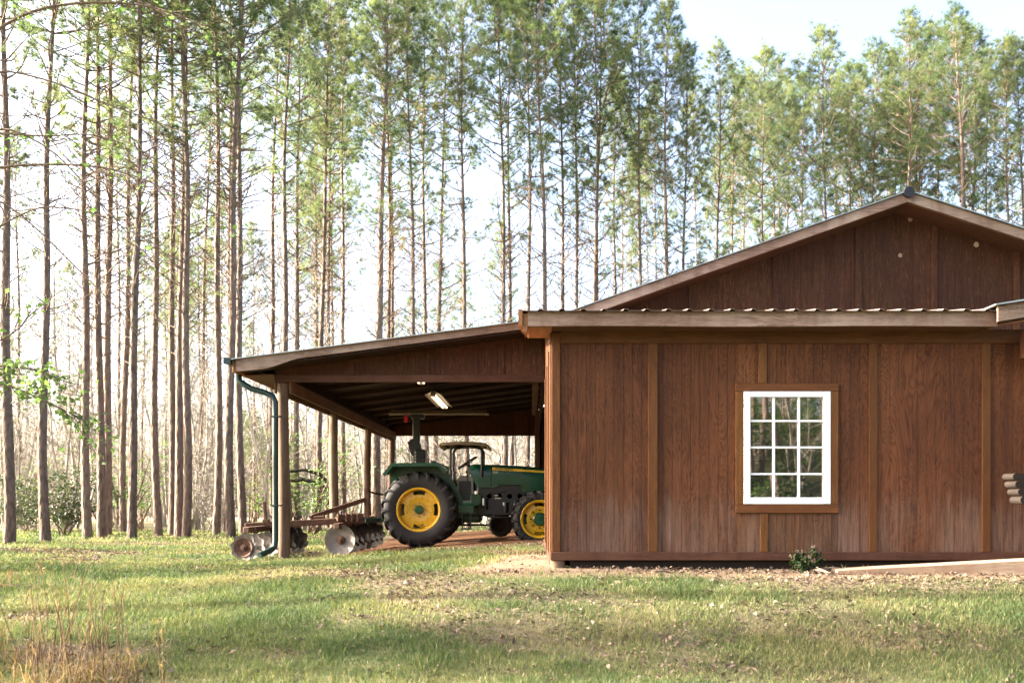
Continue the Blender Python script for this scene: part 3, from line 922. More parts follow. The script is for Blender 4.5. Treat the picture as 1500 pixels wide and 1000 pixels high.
# ------------------------------------------------------------------ lamps under the carport
def tube_lamp(name, label, a, b_, lit, hood=True):
    a = Vector(a); b_ = Vector(b_)
    t = thing(name, label, "lamp", ((a + b_) / 2)[:])
    d = (b_ - a).normalized(); sd = d.cross(Vector((0, 0, 1))).normalized()
    mb = MB(); mb.bar(a + Vector((0, 0, 0.05)), b_ + Vector((0, 0, 0.05)), 0.10, 0.06, 0.006)
    if hood:
        for s in (-1, 1):
            mb.bar(a + sd * 0.11 * s + Vector((0, 0, 0.03)), b_ + sd * 0.11 * s + Vector((0, 0, 0.03)), 0.13, 0.006, up=(0.0 + sd.x * 0.45 * s, sd.y * 0.45 * s, 1))
    mb.build("housing", M['lamp_metal'], t)
    for s in (-1, 1):
        mb = MB(); o = sd * 0.045 * s + Vector((0, 0, -0.005))
        mb.tube([a + o + d * 0.04, b_ + o - d * 0.04], 0.018, 10)
        mb.build("tube", M['tube'] if lit else M['grey_plastic'], t, True)
    for e in (a, b_):
        MB().box(e.x - 0.05, e.x + 0.05, e.y - 0.05, e.y + 0.05, e.z - 0.03, e.z + 0.02, None, 0.004).build("end_cap", M['lamp_metal'], t)
    for s in (0.15, 0.85):
        p = a.lerp(b_, s)
        MB().tube([(p.x, p.y, p.z + 0.08), (p.x, p.y, roof_top(p.x) - 0.12)], 0.006, 6).build("hanger", M['dark_iron'], t)
    return t
tube_lamp("strip_lamp", "lit strip lamp in the carport pointing away from the header", (-1.95, 17.3, 2.84), (-1.95, 19.7, 2.84), True)
tube_lamp("strip_lamp", "strip lamp whose two glowing tube ends just show under the carport header", (-1.95, 13.95 + 0.4, 2.84), (-1.95, 15.5, 2.84), True)
tube_lamp("strip_lamp", "unlit strip lamp hung crosswise in the carport above the tractor", P(573, 606, 20.6), P(713, 606, 20.6), False)
r = tag(MB().box(*[v for p in [P(595, 614, 20.5)] for v in (p[0] - 0.05, p[0] + 0.04, p[1] - 0.03, p[1] + 0.03, p[2] - 0.07, p[2] + 0.09)], None, 0.015).tube([P(592, 606, 20.5), P(595, 613, 20.5)], 0.012, 6).build("plug", M['red_plastic']),
        "small red plug dangling from the unlit strip lamp", "plug")
tag(MB().tube([(-1.95, 15.5, 2.9), (-1.95, 16.2, 2.96), (-1.95, 17.3, 2.9)], 0.009, 6).build("lamp_cord", M['dark_iron']), "thin cord linking the two lit strip lamps", "cord")

# ------------------------------------------------------------------ tractor (local: x forward, y away from the camera, z up)
TZ = gz(-2.12, 16.6) - 0.01
TR = thing("tractor", "green farm tractor with yellow wheels parked under the carport", "tractor", (-2.12, 17.3, TZ))
def tb(mb, name, mat, parent=TR, smooth=False): return mb.build(name, mat, parent, smooth, world=False)

def wheel(cx, cz, R_, rr, wd, y_out, side, nl):
    """tyre, rim, disc with slots, hub, bolts; side -1 = outer face towards the camera"""
    w = bpy.data.objects.new("wheel", None); COL.objects.link(w); w.parent = TR
    w.location = (cx, y_out - side * wd / 2, cz); w.empty_display_size = 0.2
    h = wd / 2; lug = 0.05 * R_ / 0.72
    Rb = R_ - lug
    prof = [(rr, -h * 0.82), (rr + 0.02, -h * 0.90), (rr + (Rb - rr) * 0.5, -h * 1.0), (Rb - 0.07, -h * 0.97), (Rb - 0.015, -h * 0.80), (Rb, -h * 0.4), (Rb + 0.004, 0),
            (Rb, h * 0.4), (Rb - 0.015, h * 0.80), (Rb - 0.07, h * 0.97), (rr + (Rb - rr) * 0.5, h * 1.0), (rr + 0.02, h * 0.9), (rr, h * 0.82)]
    mb = MB(); mb.lathe(prof, 56, 'y')
    # chevron lugs
    for i in range(nl):
        for s in (-1, 1):
            a0 = (i + (0.25 if s > 0 else -0.25)) / nl * 2 * math.pi
            vs = []
            for (yy, da, rt, rb) in ((0.0 * h, 0.0, R_, Rb - 0.02), (0.55 * h * s, -0.10, R_ - 0.004, Rb - 0.03), (0.92 * h * s, -0.19, R_ - 0.03, Rb - 0.09), (1.03 * h * s, -0.22, R_ - 0.10, Rb - 0.13)):
                for dt in (-0.5, 0.5):
                    for r_ in (rt, rb):
                        th = a0 + da + dt * 0.062 * 0.72 / R_
                        vs.append((r_ * math.cos(th), yy, r_ * math.sin(th)))
            q = []
            for k_ in range(3):
                o = 4 * k_
                q += [[o, o + 4, o + 6, o + 2], [o + 2, o + 6, o + 7, o + 3], [o + 1, o + 5, o + 4, o]]
            q += [[0, 2, 3, 1], [12, 13, 15, 14]]
            mb.add(vs, None, q)
    tb(mb, "tyre", M['rubber'], w, True)
    so = side
    # rim: outer flange and barrel
    fo = so * h * 0.84
    mb = MB(); mb.lathe([(rr + 0.012, fo - so * 0.03), (rr + 0.016, fo), (rr - 0.004, fo + so * 0.012), (rr - 0.03, fo), (rr - 0.045, fo - so * 0.05), (rr - 0.05, fo - so * 0.13), (rr - 0.05, -fo * 0.9), (rr + 0.0, -fo * 1.0)], 56, 'y')
    tb(mb, "rim", M['tractor_yellow'], w, True)
    # disc: centre dish plus four bridges, leaving four dark slots
    r1 = rr * 0.70; r2 = rr - 0.046; yd = fo - so * 0.085
    mb = MB(); mb.lathe([(0.0, yd - so * 0.02), (rr * 0.42, yd - so * 0.015), (rr * 0.5, yd - so * 0.004), (r1 - 0.02, yd), (r1, yd - so * 0.01), (r1, yd - so * 0.03), (0, yd - so * 0.05)], 48, 'y')
    for k_ in range(4):
        a = math.pi / 4 + k_ * math.pi / 2
        vs = []; q = []
        ns = 8; half = R(25)
        for i in range(ns + 1):
            th = a - half + 2 * half * i / ns
            for r_, y_ in ((r1 - 0.015, yd - so * 0.002), (r2 + 0.002, yd - so * 0.012)):
                for off in (0, -so * 0.015):
                    vs.append((r_ * math.cos(th), y_ + off, r_ * math.sin(th)))
        for i in range(ns):
            o = 4 * i
            q += [[o, o + 2, o + 6, o + 4], [o + 1, o + 5, o + 7, o + 3]]
        q += [[0, 1, 3, 2], [4 * ns, 4 * ns + 2, 4 * ns + 3, 4 * ns + 1]]
        mb.add(vs, None, q)
    tb(mb, "wheel_disc", M['tractor_yellow'], w, True)
    # bolts and hub
    def bolt_mesh(r_, h_, mat):
        mb = MB(); mb.lathe([(0.001, 0), (r_, 0), (r_, so * h_), (0.001, so * h_ * 1.1)], 6, 'y')
        v_, t_, q_ = mb.arrays(); me_ = make_mesh("bolt", v_, t_, q_); me_.materials.append(mat); return me_
    bm1 = bolt_mesh(0.017, 0.022, M['grey_plastic'] if R_ > 0.6 else M['dark_iron']); bm2 = bolt_mesh(0.009, 0.006, M['dark_iron'])
    for n_b, r_b, me_, ph_ in ((8, rr * 0.30, bm1, 0), (12, rr * 0.56, bm2, 0.26)):
        if R_ < 0.6 and n_b == 8: r_b = rr * 0.48
        for k_ in range(n_b):
            a = k_ * 2 * math.pi / n_b + ph_
            o = bpy.data.objects.new("bolt", me_); COL.objects.link(o); o.parent = w
            o.location = (r_b * math.cos(a), yd - so * 0.004, r_b * math.sin(a))
    hr = 0.082 if R_ > 0.6 else 0.125
    hd = 0.05 if R_ > 0.6 else 0.13
    mb = MB(); mb.lathe([(0.0, yd - so * 0.03), (hr, yd - so * 0.03), (hr, yd + so * (hd - 0.02)), (hr - 0.02, yd + so * hd), (0.0, yd + so * hd)], 24, 'y')
    tb(mb, "hub", M['tractor_green'], w, True)
    return w
RW = 0.724; FW = 0.545
wheel(0, RW, RW, 0.41, 0.43, -0.95, -1, 20)
wheel(0, RW, RW, 0.41, 0.43, 0.95, 1, 20)
wheel(2.28, FW, FW, 0.355, 0.31, -0.86, -1, 18)
wheel(2.28, FW, FW, 0.355, 0.31, 0.86, 1, 18)
def lx(px, d): return d * (px - CX) / F + 2.12
def lz(py, d): return HC + d * (CY - py) / F - TZ
# fenders: folded sheet with a vertical inner apron
for s in (-1, 1):
    out = s * 0.99; inn = s * 0.48
    top = [(-0.66, 1.40), (-0.50, 1.60), (0.40, 1.605), (0.53, 1.455)]
    poly = top + [(0.515, 1.43), (0.385, 1.575), (-0.485, 1.57), (-0.635, 1.385)]
    mb = MB(); mb.prism(poly, min(out, inn), max(out, inn), 'y')
    lip = [(-0.66, 1.40), (-0.50, 1.60), (0.40, 1.605), (0.53, 1.455), (0.50, 1.40), (0.37, 1.54), (-0.475, 1.535), (-0.62, 1.345)]
    mb.prism(lip, out, out + s * 0.012, 'y')
    tb(mb, "fender", M['tractor_green'])
    ap = [(-0.62, 1.40), (-0.49, 1.57), (0.39, 1.57), (0.55, 1.40), (0.78, 0.95), (0.86, 0.62), (0.70, 0.55), (-0.3, 0.60), (-0.5, 1.0)]
    mb = MB(); mb.prism(ap, min(inn, inn - s * 0.02), max(inn, inn - s * 0.02), 'y')
    tb(mb, "fender_apron", M['tractor_green'])
# rear axle housing, transmission, floor, engine
mb = MB(); mb.tube([(0, -0.75, RW), (0, -0.3, RW), (0, 0.3, RW), (0, 0.75, RW)], [0.10, 0.14, 0.14, 0.10], 14)
mb.box(-0.25, 0.35, -0.22, 0.22, 0.48, 1.05, None, 0.04)
mb.box(0.3, 1.15, -0.2, 0.2, 0.46, 0.86, None, 0.05)
tb(mb, "transmission", M['tractor_green'])
mb = MB(); mb.box(0.62, 1.12, -0.62, 0.62, 0.80, 0.835, None, 0.01); mb.box(0.72, 1.02, -0.61, -0.59, 0.66, 0.82); mb.box(0.95, 1.16, -0.50, -0.46, 0.82, 1.02, None, 0.015)
tb(mb, "floor_plate", M['tractor_green'])
mb = MB(); mb.box(0.78, 0.98, -0.66, -0.58, 0.34, 0.37); mb.box(0.79, 0.81, -0.62, -0.6, 0.36, 0.66); mb.box(0.95, 0.97, -0.62, -0.6, 0.36, 0.66)
tb(mb, "step", M['black_metal'])
mb = MB(); mb.box(1.06, 2.25, -0.24, 0.24, 0.60, 1.225, None, 0.02)
for x_ in (1.3, 1.5, 1.7, 1.9): mb.tube([(x_, -0.21, 0.98), (x_, -0.24, 0.98)], 0.05, 10)
mb.tube([(1.22, -0.25, 0.72), (1.22, -0.25, 0.94)], 0.055, 14); mb.tube([(1.62, -0.24, 0.66), (1.62, -0.24, 0.86)], 0.06, 14)
mb.box(1.78, 2.1, -0.30, -0.2, 0.72, 0.90, None, 0.02)
mb.tube([(1.15, -0.22, 0.62), (1.4, -0.3, 0.56), (1.75, -0.3, 0.57), (1.9, -0.24, 0.70)], 0.022, 8)
mb.tube([(1.25, -0.22, 1.06), (1.45, -0.26, 1.02), (1.62, -0.25, 1.08)], 0.012, 6)
tb(mb, "engine", M['black_metal'], TR, True)
mb = MB(); mb.box(1.40, 1.47, -0.262, -0.258, 0.985, 1.005); mb.box(1.41, 1.53, -0.262, -0.258, 0.93, 0.95)
tb(mb, "sticker", M['letter_pale'])
mb = MB(); mb.box(1.95, 2.6, -0.17, 0.17, 0.42, 0.60, None, 0.03); mb.tube([(2.28, -0.62, FW), (2.28, 0.62, FW)], 0.075, 12)
tb(mb, "front_axle", M['tractor_green'])
mb = MB(); mb.tube([(0.3, -0.3, 0.42), (1.3, -0.3, 0.42)], 0.02, 8); mb.box(0.45, 0.8, -0.38, -0.2, 0.40, 0.60, None, 0.03); mb.tube([(0.55, -0.45, 0.75), (0.62, -0.5, 0.62), (1.15, -0.48, 0.60)], 0.015, 6)
tb(mb, "linkage", M['dark_iron'], TR, True)
# hood: side outline rounded over the top (front hides behind the wall)
def hood_sec(x, zb, zt, hw):
    pts = [(-hw, zb), (-hw * 1.02, zb + (zt - zb) * 0.5), (-hw, zt - 0.10), (-hw * 0.86, zt - 0.03), (-hw * 0.5, zt), (hw * 0.5, zt), (hw * 0.86, zt - 0.03), (hw, zt - 0.10), (hw * 1.02, zb + (zt - zb) * 0.5), (hw, zb)]
    return [(x, y, z) for y, z in pts]
def loft(secs):
    v = np.concatenate([np.array(s, float) for s in secs]); n_ = len(secs[0]); q = []
    for i in range(len(secs) - 1):
        for k_ in range(n_):
            a = i * n_ + k_; b2 = i * n_ + (k_ + 1) % n_
            q.append([a, a + n_, b2 + n_, b2])
    from mathutils.geometry import tessellate_polygon
    tr = []
    for s_, flip in ((0, False), (len(secs) - 1, True)):
        tt = tessellate_polygon([[Vector(p) for p in secs[s_]]])
        tr += [[s_ * n_ + i for i in (t_[::-1] if flip else t_)] for t_ in tt]
    return MB().add(v, tr, q)
mb = loft([hood_sec(0.92, 1.42, 1.585, 0.27), hood_sec(0.99, 1.30, 1.612, 0.29), hood_sec(1.07, 1.16, 1.61, 0.30), hood_sec(1.335, 1.145, 1.60, 0.30)])
tb(mb, "cowl", M['tractor_green'], TR, True)
mb = loft([hood_sec(1.345, 1.145, 1.60, 0.305), hood_sec(1.45, 1.16, 1.598, 0.305), hood_sec(1.52, 1.205, 1.594, 0.305), hood_sec(1.90, 1.205, 1.575, 0.305), hood_sec(1.96, 1.05, 1.57, 0.305), hood_sec(2.5, 1.03, 1.52, 0.30), hood_sec(2.75, 1.03, 1.45, 0.27)])
tb(mb, "hood", M['tractor_green'], TR, True)
sy = -0.3125
mb = MB(); mb.prism([(1.36, 1.545), (1.36, 1.488), (2.5, 1.432), (2.5, 1.462)], sy - 0.004, sy + 0.02, 'y')
tb(mb, "stripe", M['tractor_yellow'])
def lettering(txt, x, z, size, mat, y, rot=0.0, spacing=1.0):
    cu = bpy.data.curves.new("lettering", 'FONT'); cu.body = txt; cu.size = size; cu.extrude = 0.0008; cu.space_character = spacing; cu.offset = 0.001
    tmp = bpy.data.objects.new("lettering", cu); COL.objects.link(tmp)
    me_ = bpy.data.meshes.new_from_object(tmp.evaluated_get(bpy.context.evaluated_depsgraph_get()))
    bpy.data.objects.remove(tmp)
    me_.materials.clear()
    o = link("lettering", me_, mat, TR)
    o.location = (x, y, z); o.rotation_euler = (R(90), rot, 0)
    return o
lettering("JOHN DEERE", 1.42, 1.497, 0.056, M['letter_black'], sy - 0.006, R(2.8), 1.1)
lettering("5525", 1.37, 1.43, 0.05, M['letter_pale'], sy - 0.003)
# steering wheel and column
cxs, czs = lx(684.5, 17.3), lz(677.5, 17.3)
ang = R(33)
mb = MB()
ring = []
for k_ in range(25):
    a = k_ / 24 * 2 * math.pi
    u_ = 0.215 * math.cos(a); v_ = 0.215 * math.sin(a)
    ring.append((cxs + u_ * math.cos(ang), v_, czs + u_ * math.sin(ang)))
mb.tube(ring, 0.016, 8, False)
for k_ in range(3):
    a = k_ / 3 * 2 * math.pi
    u_ = 0.21 * math.cos(a); v_ = 0.21 * math.sin(a)
    mb.tube([(cxs + 0.03 * math.sin(ang), 0, czs - 0.03 * math.cos(ang)), (cxs + u_ * math.cos(ang), v_, czs + u_ * math.sin(ang))], 0.012, 6)
tb(mb, "steering_wheel", M['black_metal'], TR, True)
mb = MB(); mb.tube([(cxs + 0.01, 0, czs - 0.02), (cxs + 0.14, 0, czs - 0.22), (cxs + 0.2, 0, czs - 0.55)], [0.03, 0.045, 0.07], 10)
tb(mb, "steering_column", M['black_metal'], TR, True)
# canopy and its hoops
hx0, hx1 = lx(660, 17.0), lx(706, 17.0)
ht = lz(653, 17.0)
for s in (-1, 1):
    y_ = s * 0.33
    pts = [(hx0, y_, 1.0), (hx0, y_, ht - 0.12)]
    for a in (0.25, 0.6, 1.0): pts.append((hx0 + 0.12 * (1 - math.cos(a * math.pi / 2)), y_, ht - 0.12 + 0.12 * math.sin(a * math.pi / 2)))
    for a in (0.0, 0.4, 0.75): pts.append((hx1 - 0.12 + 0.12 * math.sin(a * math.pi / 2), y_, ht - 0.12 + 0.12 * math.cos(a * math.pi / 2)))
    pts += [(hx1, y_, ht - 0.12), (hx1, y_, 1.35)]
    mb = MB(); mb.tube(pts, 0.026, 8)
    tb(mb, "canopy_hoop", M['black_metal'], TR, True)
cx0, cx1 = lx(641, 16.8), lx(716, 16.8)
secs = []
for x_, dz_ in ((cx0, -0.055), (cx0 + 0.06, -0.01), (cx0 + 0.3, 0.012), ((cx0 + cx1) / 2, 0.02), (cx1 - 0.3, 0.012), (cx1 - 0.06, -0.01), (cx1, -0.055)):
    sec = []
    for y_, e in ((-0.62, -0.05), (-0.56, 0.0), (0.56, 0.0), (0.62, -0.05)):
        sec.append((x_, y_, ht + 0.055 + dz_ + e))
    for y_, e in ((0.60, -0.06), (0.55, -0.012), (-0.55, -0.012), (-0.60, -0.06)):
        sec.append((x_, y_, ht + 0.055 + dz_ + e - 0.004))
    secs.append(sec)
can = loft(secs)
canopy = tb(can, "canopy", M['tan_cloth'], TR)
for f_ in (0.12, 0.40, 0.66, 0.9):
    x_ = cx0 + (cx1 - cx0) * f_
    mb = MB(); mb.box(x_ - 0.012, x_ + 0.012, -0.55, 0.55, ht + 0.0, ht + 0.03); tb(mb, "rib", M['dark_iron'], canopy)
# seat, console, levers
sx = lx(640, 17.3)
mb = MB(); mb.box(sx - 0.13, sx + 0.0, -0.22, 0.22, 1.22, lz(675, 17.3), None, 0.04); mb.box(sx - 0.10, sx + 0.42, -0.23, 0.23, 1.15, 1.26, None, 0.04)
tb(mb, "seat", M['black_metal'])
c0, c1 = lx(667, 17.1), lx(693, 17.1)
mb = MB(); mb.prism([(c0, 0.85), (c1, 0.85), (c1 + 0.0, 1.32), (c1 - 0.05, 1.385), (c0 + 0.10, 1.385), (c0 + 0.02, 1.30)], -0.16, 0.2, 'y')
tb(mb, "console", M['grey_plastic'])
mb = MB(); mb.box(c0 + 0.07, c1 - 0.04, -0.165, -0.158, 0.9, 1.28); tb(mb, "console_cover", M['black_metal'])
mb = MB()
for x_, h_ in ((c0 - 0.08, 1.5), (c0 + 0.02, 1.45), (c1 - 0.1, 1.46)):
    mb.tube([(x_, -0.2, 1.25), (x_ - 0.03, -0.2, h_)], 0.01, 6); mb.lathe([(0, -0.03), (0.022, -0.02), (0.026, 0.0), (0.02, 0.02), (0, 0.028)], 8, 'z', (x_ - 0.03, -0.2, h_))
tb(mb, "lever", M['rust'], TR, True)
mb = MB(); mb.box(0.36, 0.44, -0.52, -0.44, 1.52, 1.60, None, 0.015); mb.tube([(0.46, -0.48, 1.50), (0.46, -0.48, 1.42)], 0.02, 8)
tb(mb, "work_light", M['rust'])
mb = MB(); mb.bar((-0.30, -0.0, 0.55), (-0.72, -0.0, 0.52), 0.10, 0.09, 0.01); mb.bar((-0.25, -0.35, 0.6), (-0.85, -0.4, 0.5), 0.06, 0.07, 0.01); mb.bar((-0.25, 0.35, 0.6), (-0.85, 0.4, 0.5), 0.06, 0.07, 0.01)
tb(mb, "hitch_arm", M['tractor_green'])

# dark upright contraption on the far side of the rear fender
hd = 18.45
hl = P(607, 690, hd)
hst = thing("hoist", "tall black contraption of bars and boxes rising behind the tractor's rear fender", "hoist", (hl[0], hd, gz(hl[0], hd)))
def hp(px, py, dd_=0.0): return P(px, py, hd + dd_)
def pbox(mb, x0, y0, x1, y1, t0, t1, c=0.01):
    a = hp(x0, y1); b2 = hp(x1, y0)
    return mb.box(a[0], b2[0], hd + t0, hd + t1, a[2], b2[2], None, c)
mb = MB(); pbox(mb, 605, 612, 615, 690, -0.06, 0.06); mb.tube([(hl[0] + 0.05, hd, gz(hl[0], hd)), (hl[0] + 0.05, hd, hl[2] + 0.05)], 0.06, 10); mb.build("mast", M['black_metal'], hst)
mb = MB(); mb.prism([(hp(x, 0)[0], hp(0, y)[2]) for x, y in ((598, 648), (603, 644), (613, 640), (617, 656), (614, 672), (604, 667))], hd - 0.14, hd + 0.10, 'y'); mb.build("gearbox", M['black_metal'], hst)
mb = MB(); pbox(mb, 609, 658, 624, 692, -0.16, 0.12, 0.02)
for i in range(7): pbox(mb, 608.5, 660 + i * 4.4, 624.5, 662 + i * 4.4, -0.175, 0.13, 0.006)
mb.build("motor", M['black_metal'], hst)
mb = MB(); pbox(mb, 601, 607, 622, 613, -0.12, 0.12, 0.02); mb.build("head_plate", M['black_metal'], hst)
mb = MB(); mb.tube([hp(599, 650), hp(599.5, 676), hp(600, 690)], 0.008, 6); mb.tube([hp(603, 668), hp(606, 690)], 0.012, 6); mb.build("hose", M['dark_iron'], hst)
# spare tyre behind the belly
spx = P(733, 781, 18.7); spr = 0.245
gzz = gz(spx[0], 18.7)
mb = MB(); mb.lathe([(0.13, -0.09), (0.19, -0.11), (0.24, -0.10), (0.262, -0.05), (0.265, 0), (0.262, 0.05), (0.24, 0.10), (0.19, 0.11), (0.13, 0.09)], 32, 'y', (spx[0], 18.7, gzz + 0.262))
mb.lathe([(0.001, -0.085), (0.135, -0.088), (0.135, 0.08), (0.001, 0.08)], 24, 'y', (spx[0], 18.7, gzz + 0.262))
for i in range(16):
    a = i / 16 * 2 * math.pi
    mb.bar((spx[0] + 0.262 * math.cos(a), 18.61, gzz + 0.264 + 0.262 * math.sin(a)), (spx[0] + 0.262 * math.cos(a + 0.15), 18.79, gzz + 0.264 + 0.262 * math.sin(a + 0.15)), 0.03, 0.016)
tag(mb.build("spare_tyre", M['rubber'], None, True), "small dark tyre standing on the ground beyond the tractor's belly", "tyre")

# ------------------------------------------------------------------ disc harrow
hz0 = gz(-3.9, 15.5)
HR = thing("disc_harrow", "rusty disc harrow hitched behind the green tractor at the carport edge", "harrow", (-3.9, 15.8, hz0))
def hb_(name, mb, mat, smooth=False): return mb.build(name, mat, HR, smooth)
mb = MB(); mb.bar((-5.0, 15.2, 0.30), (-3.02, 15.8, 0.40), 0.10, 0.11, 0.01)
hb_("frame_beam", mb, M['rust'])
mb = MB(); mb.bar((-4.75, 16.5, 0.30), (-3.0, 16.9, 0.40), 0.10, 0.11, 0.01); hb_("frame_beam", mb, M['rust'])
for a, c in (((-4.72, 14.4, 0.26), (-4.55, 17.0, 0.26)), ((-3.40, 15.2, 0.30), (-3.18, 17.8, 0.30))):
    mb = MB(); mb.bar(a, c, 0.10, 0.10, 0.01); hb_("gang_beam", mb, M['rust'])
mb = MB(); mb.bar((-3.5, 15.62, 0.44), (-3.05, 15.8, 0.46), 0.17, 0.12, 0.012)
for x_ in (-3.44, -3.3, -3.2, -3.1): mb.bar((x_, 15.55, 0.37), (x_, 15.55, 0.53), 0.03, 0.03, 0.005)
hb_("clamp_plate", mb, M['rust'])
pa, pb = P(456, 757, 15.9), P(536, 731, 16.6)
mb = MB(); mb.bar(pa, pb, 0.05, 0.085, 0.008); mb.bar(pa + np.array([-0.02, 0, -0.03]), pa + np.array([0.25, 0.02, 0.0]), 0.09, 0.07, 0.01)
mb.tube([pa + np.array([0.0, -0.06, 0]), pa + np.array([0.0, 0.06, 0])], 0.03, 8)
hb_("hitch_arm", mb, M['rust'])
pc, pdn = P(537, 718, 16.6), P(537, 758, 16.6)
mb = MB(); mb.bar(pdn, pc, 0.10, 0.06, 0.008, up=(0, 1, 0)); mb.tube([pc + np.array([0, -0.06, 0.01]), pc + np.array([0, 0.06, 0.01])], 0.04, 10)
hb_("hitch_mast", mb, M['rust'])
mb = MB(); mb.tube([pc, P(548, 722, 16.9), P(561, 724, 17.2)], 0.02, 8); hb_("top_link", mb, M['dark_iron'], True)
mb = MB(); mb.bar(P(534, 762, 16.4), P(556, 761, 16.9), 0.06, 0.08, 0.008); hb_("drawbar", mb, M['green_metal'])
mb = MB(); mb.bar(P(389.5, 768, 15.3), P(387, 734, 15.3), 0.05, 0.05, 0.006); mb.box(*[v for p in [P(389, 763, 15.3)] for v in (p[0] - 0.04, p[0] + 0.06, p[1] - 0.05, p[1] + 0.05, p[2] - 0.02, p[2] + 0.03)]); hb_("lever", mb, M['rust'])
mb = MB()
for px, py in ((431, 757), (436, 757), (492, 752), (500, 751), (363, 765), (372, 765)):
    p = P(px, py, 15.45); mb.tube([p - np.array([0, 0, 0.06]), p + np.array([0, 0, 0.02])], 0.014, 6)
mb.tube([P(430, 760, 15.5), P(436, 755, 15.5), P(442, 757, 15.5)], 0.012, 6)
hb_("bolts", mb, M['dark_iron'])

def disc_mesh(r_, scal, n_scal=10, dish=0.055):
    n_ = n_scal * 6
    an = np.arange(n_) / n_ * 2 * math.pi
    rim_ = r_ * (1 - scal * 0.4 * (0.5 - 0.5 * np.cos(an * n_scal)) ** 1.5)
    v = []; q = []
    for th in (0.0, 0.007):
        for f_ in (0.0, 0.3, 0.65, 1.0):
            rr_ = rim_ * f_ if f_ == 1.0 else np.full(n_, r_ * f_)
            if f_ == 0.0: rr_ = np.full(n_, 0.002)
            v.append(np.stack([rr_ * np.cos(an), np.full(n_, -dish * f_ * f_ + th), rr_ * np.sin(an)], 1))
    a = np.arange(n_); b2 = (a + 1) % n_
    for i in range(3): q.append(np.stack([i * n_ + a, i * n_ + b2, (i + 1) * n_ + b2, (i + 1) * n_ + a], 1))
    for i in range(4, 7): q.append(np.stack([i * n_ + b2, i * n_ + a, (i + 1) * n_ + a, (i + 1) * n_ + b2], 1))
    q.append(np.stack([3 * n_ + a, 3 * n_ + b2, 7 * n_ + b2, 7 * n_ + a], 1))
    me_ = make_mesh("disc", np.concatenate(v), None, np.concatenate(q), True); me_.set_sharp_from_angle(angle=R(40)); return me_
md1 = disc_mesh(0.225, 0.40, 9); md2 = disc_mesh(0.275, 0.0, 10, 0.07); md3 = disc_mesh(0.27, 0.40, 9)
for m_ in (md1, md2, md3): m_.materials.append(M['disc_steel'])
md0 = disc_mesh(0.15, 0.0, 10, 0.05); md0.materials.append(M['rust'])
md4 = md3.copy(); md4.materials.clear(); md4.materials.append(M['dark_iron'])
def gang(a, c, n_, meshes, r_, flip=1):
    a = Vector(a); c = Vector(c)
    d = (c - a).normalized()
    yaw = math.atan2(-d.x, d.y)
    for i in range(n_):
        p = a.lerp(c, i / (n_ - 1))
        o = bpy.data.objects.new("disc", meshes(i)); COL.objects.link(o); o.parent = HR
        o.location = p - Vector(HR.location); o.rotation_euler = (0, rng.random() * 1.0, yaw + (0 if flip > 0 else math.pi))
    if r_ < 0.25:
        o = bpy.data.objects.new("disc", md0); COL.objects.link(o); o.parent = HR
        o.location = a - d * 0.03 - Vector(HR.location); o.rotation_euler = (0, 0, yaw)
    mb = MB(); mb.tube([a - d * 0.08, c + d * 0.05], 0.024, 10); hb_("axle", mb, M['dark_iron'], True)
    mb = MB()
    for k_, (r1_, dd_) in enumerate(((0.075, 0.04), (0.05, 0.075), (0.028, 0.10))):
        mb.tube([a - d * (dd_ - 0.035), a - d * dd_], r1_, 14)
    hb_("hub_cap", mb, M['rust'], True)
    for i in range(n_ - 1):
        p = a.lerp(c, (i + 0.5) / (n_ - 1))
        mb = MB(); mb.tube([p - d * 0.07, p + d * 0.07], 0.05, 10); hb_("spool", mb, M['dark_iron'], True)
g1 = gz(-4.58, 13.9)
gang((-4.585, 13.95, g1 + 0.205), (-4.38, 16.2, gz(-4.4, 16.2) + 0.205), 8, lambda i: md1 if i < 4 else md4, 0.21)
gang((-3.36, 15.40, gz(-3.3, 15.4) + 0.26), (-3.14, 17.3, gz(-3.1, 17.3) + 0.26), 7, lambda i: md2 if i == 0 else md4, 0.27)
for x_, y_, z_ in ((-4.56, 14.6, 0.02), (-4.44, 15.8, 0.02), (-3.30, 15.9, 0.06), (-3.17, 17.1, 0.06)):
    mb = MB(); mb.bar((x_, y_, z_ - 0.03), (x_ - 0.1, y_ + 0.05, 0.29), 0.04, 0.07, 0.005, up=(1, 0, 0)); hb_("hanger_arm", mb, M['rust'])

# ------------------------------------------------------------------ boards jutting in at the right, timber and plant at the wall
brd = thing("board_stack", "stack of weathered round-ended boards jutting in beside the brown wall", "boards", (P(1490, 738, 8.9)[0] + 0.4, 8.9, gz(5.2, 8.9)))
for i, (xl, yt, yb_) in enumerate(((1475.5, 693, 703), (1479, 704, 714.5), (1483, 715, 725.5), (1486.5, 726, 738))):
    d_ = 8.85
    a = P(xl, yb_, d_); t_ = P(xl, yt, d_)
    h_ = t_[2] - a[2]; zc = (t_[2] + a[2]) / 2
    poly = [(a[0] + h_ * 0.5 - h_ * 0.5 * math.cos(q_), zc + h_ * 0.48 * math.sin(q_)) for q_ in np.linspace(-math.pi / 2, math.pi / 2, 7)][::-1]
    poly = [(a[0] + 1.0, zc + h_ * 0.48)] + poly + [(a[0] + 1.0, zc - h_ * 0.48)]
    MB().prism(poly, d_ - 0.10, d_ + 0.10, 'y').build("board", M['shade_dark_wood'], brd)
zz_ = P(0, 738, 8.85)[2]
MB().box(5.35, 5.45, 8.77, 8.93, gz(5.4, 8.85) - 0.05, zz_).build("leg", M['shade_dark_wood'], brd)

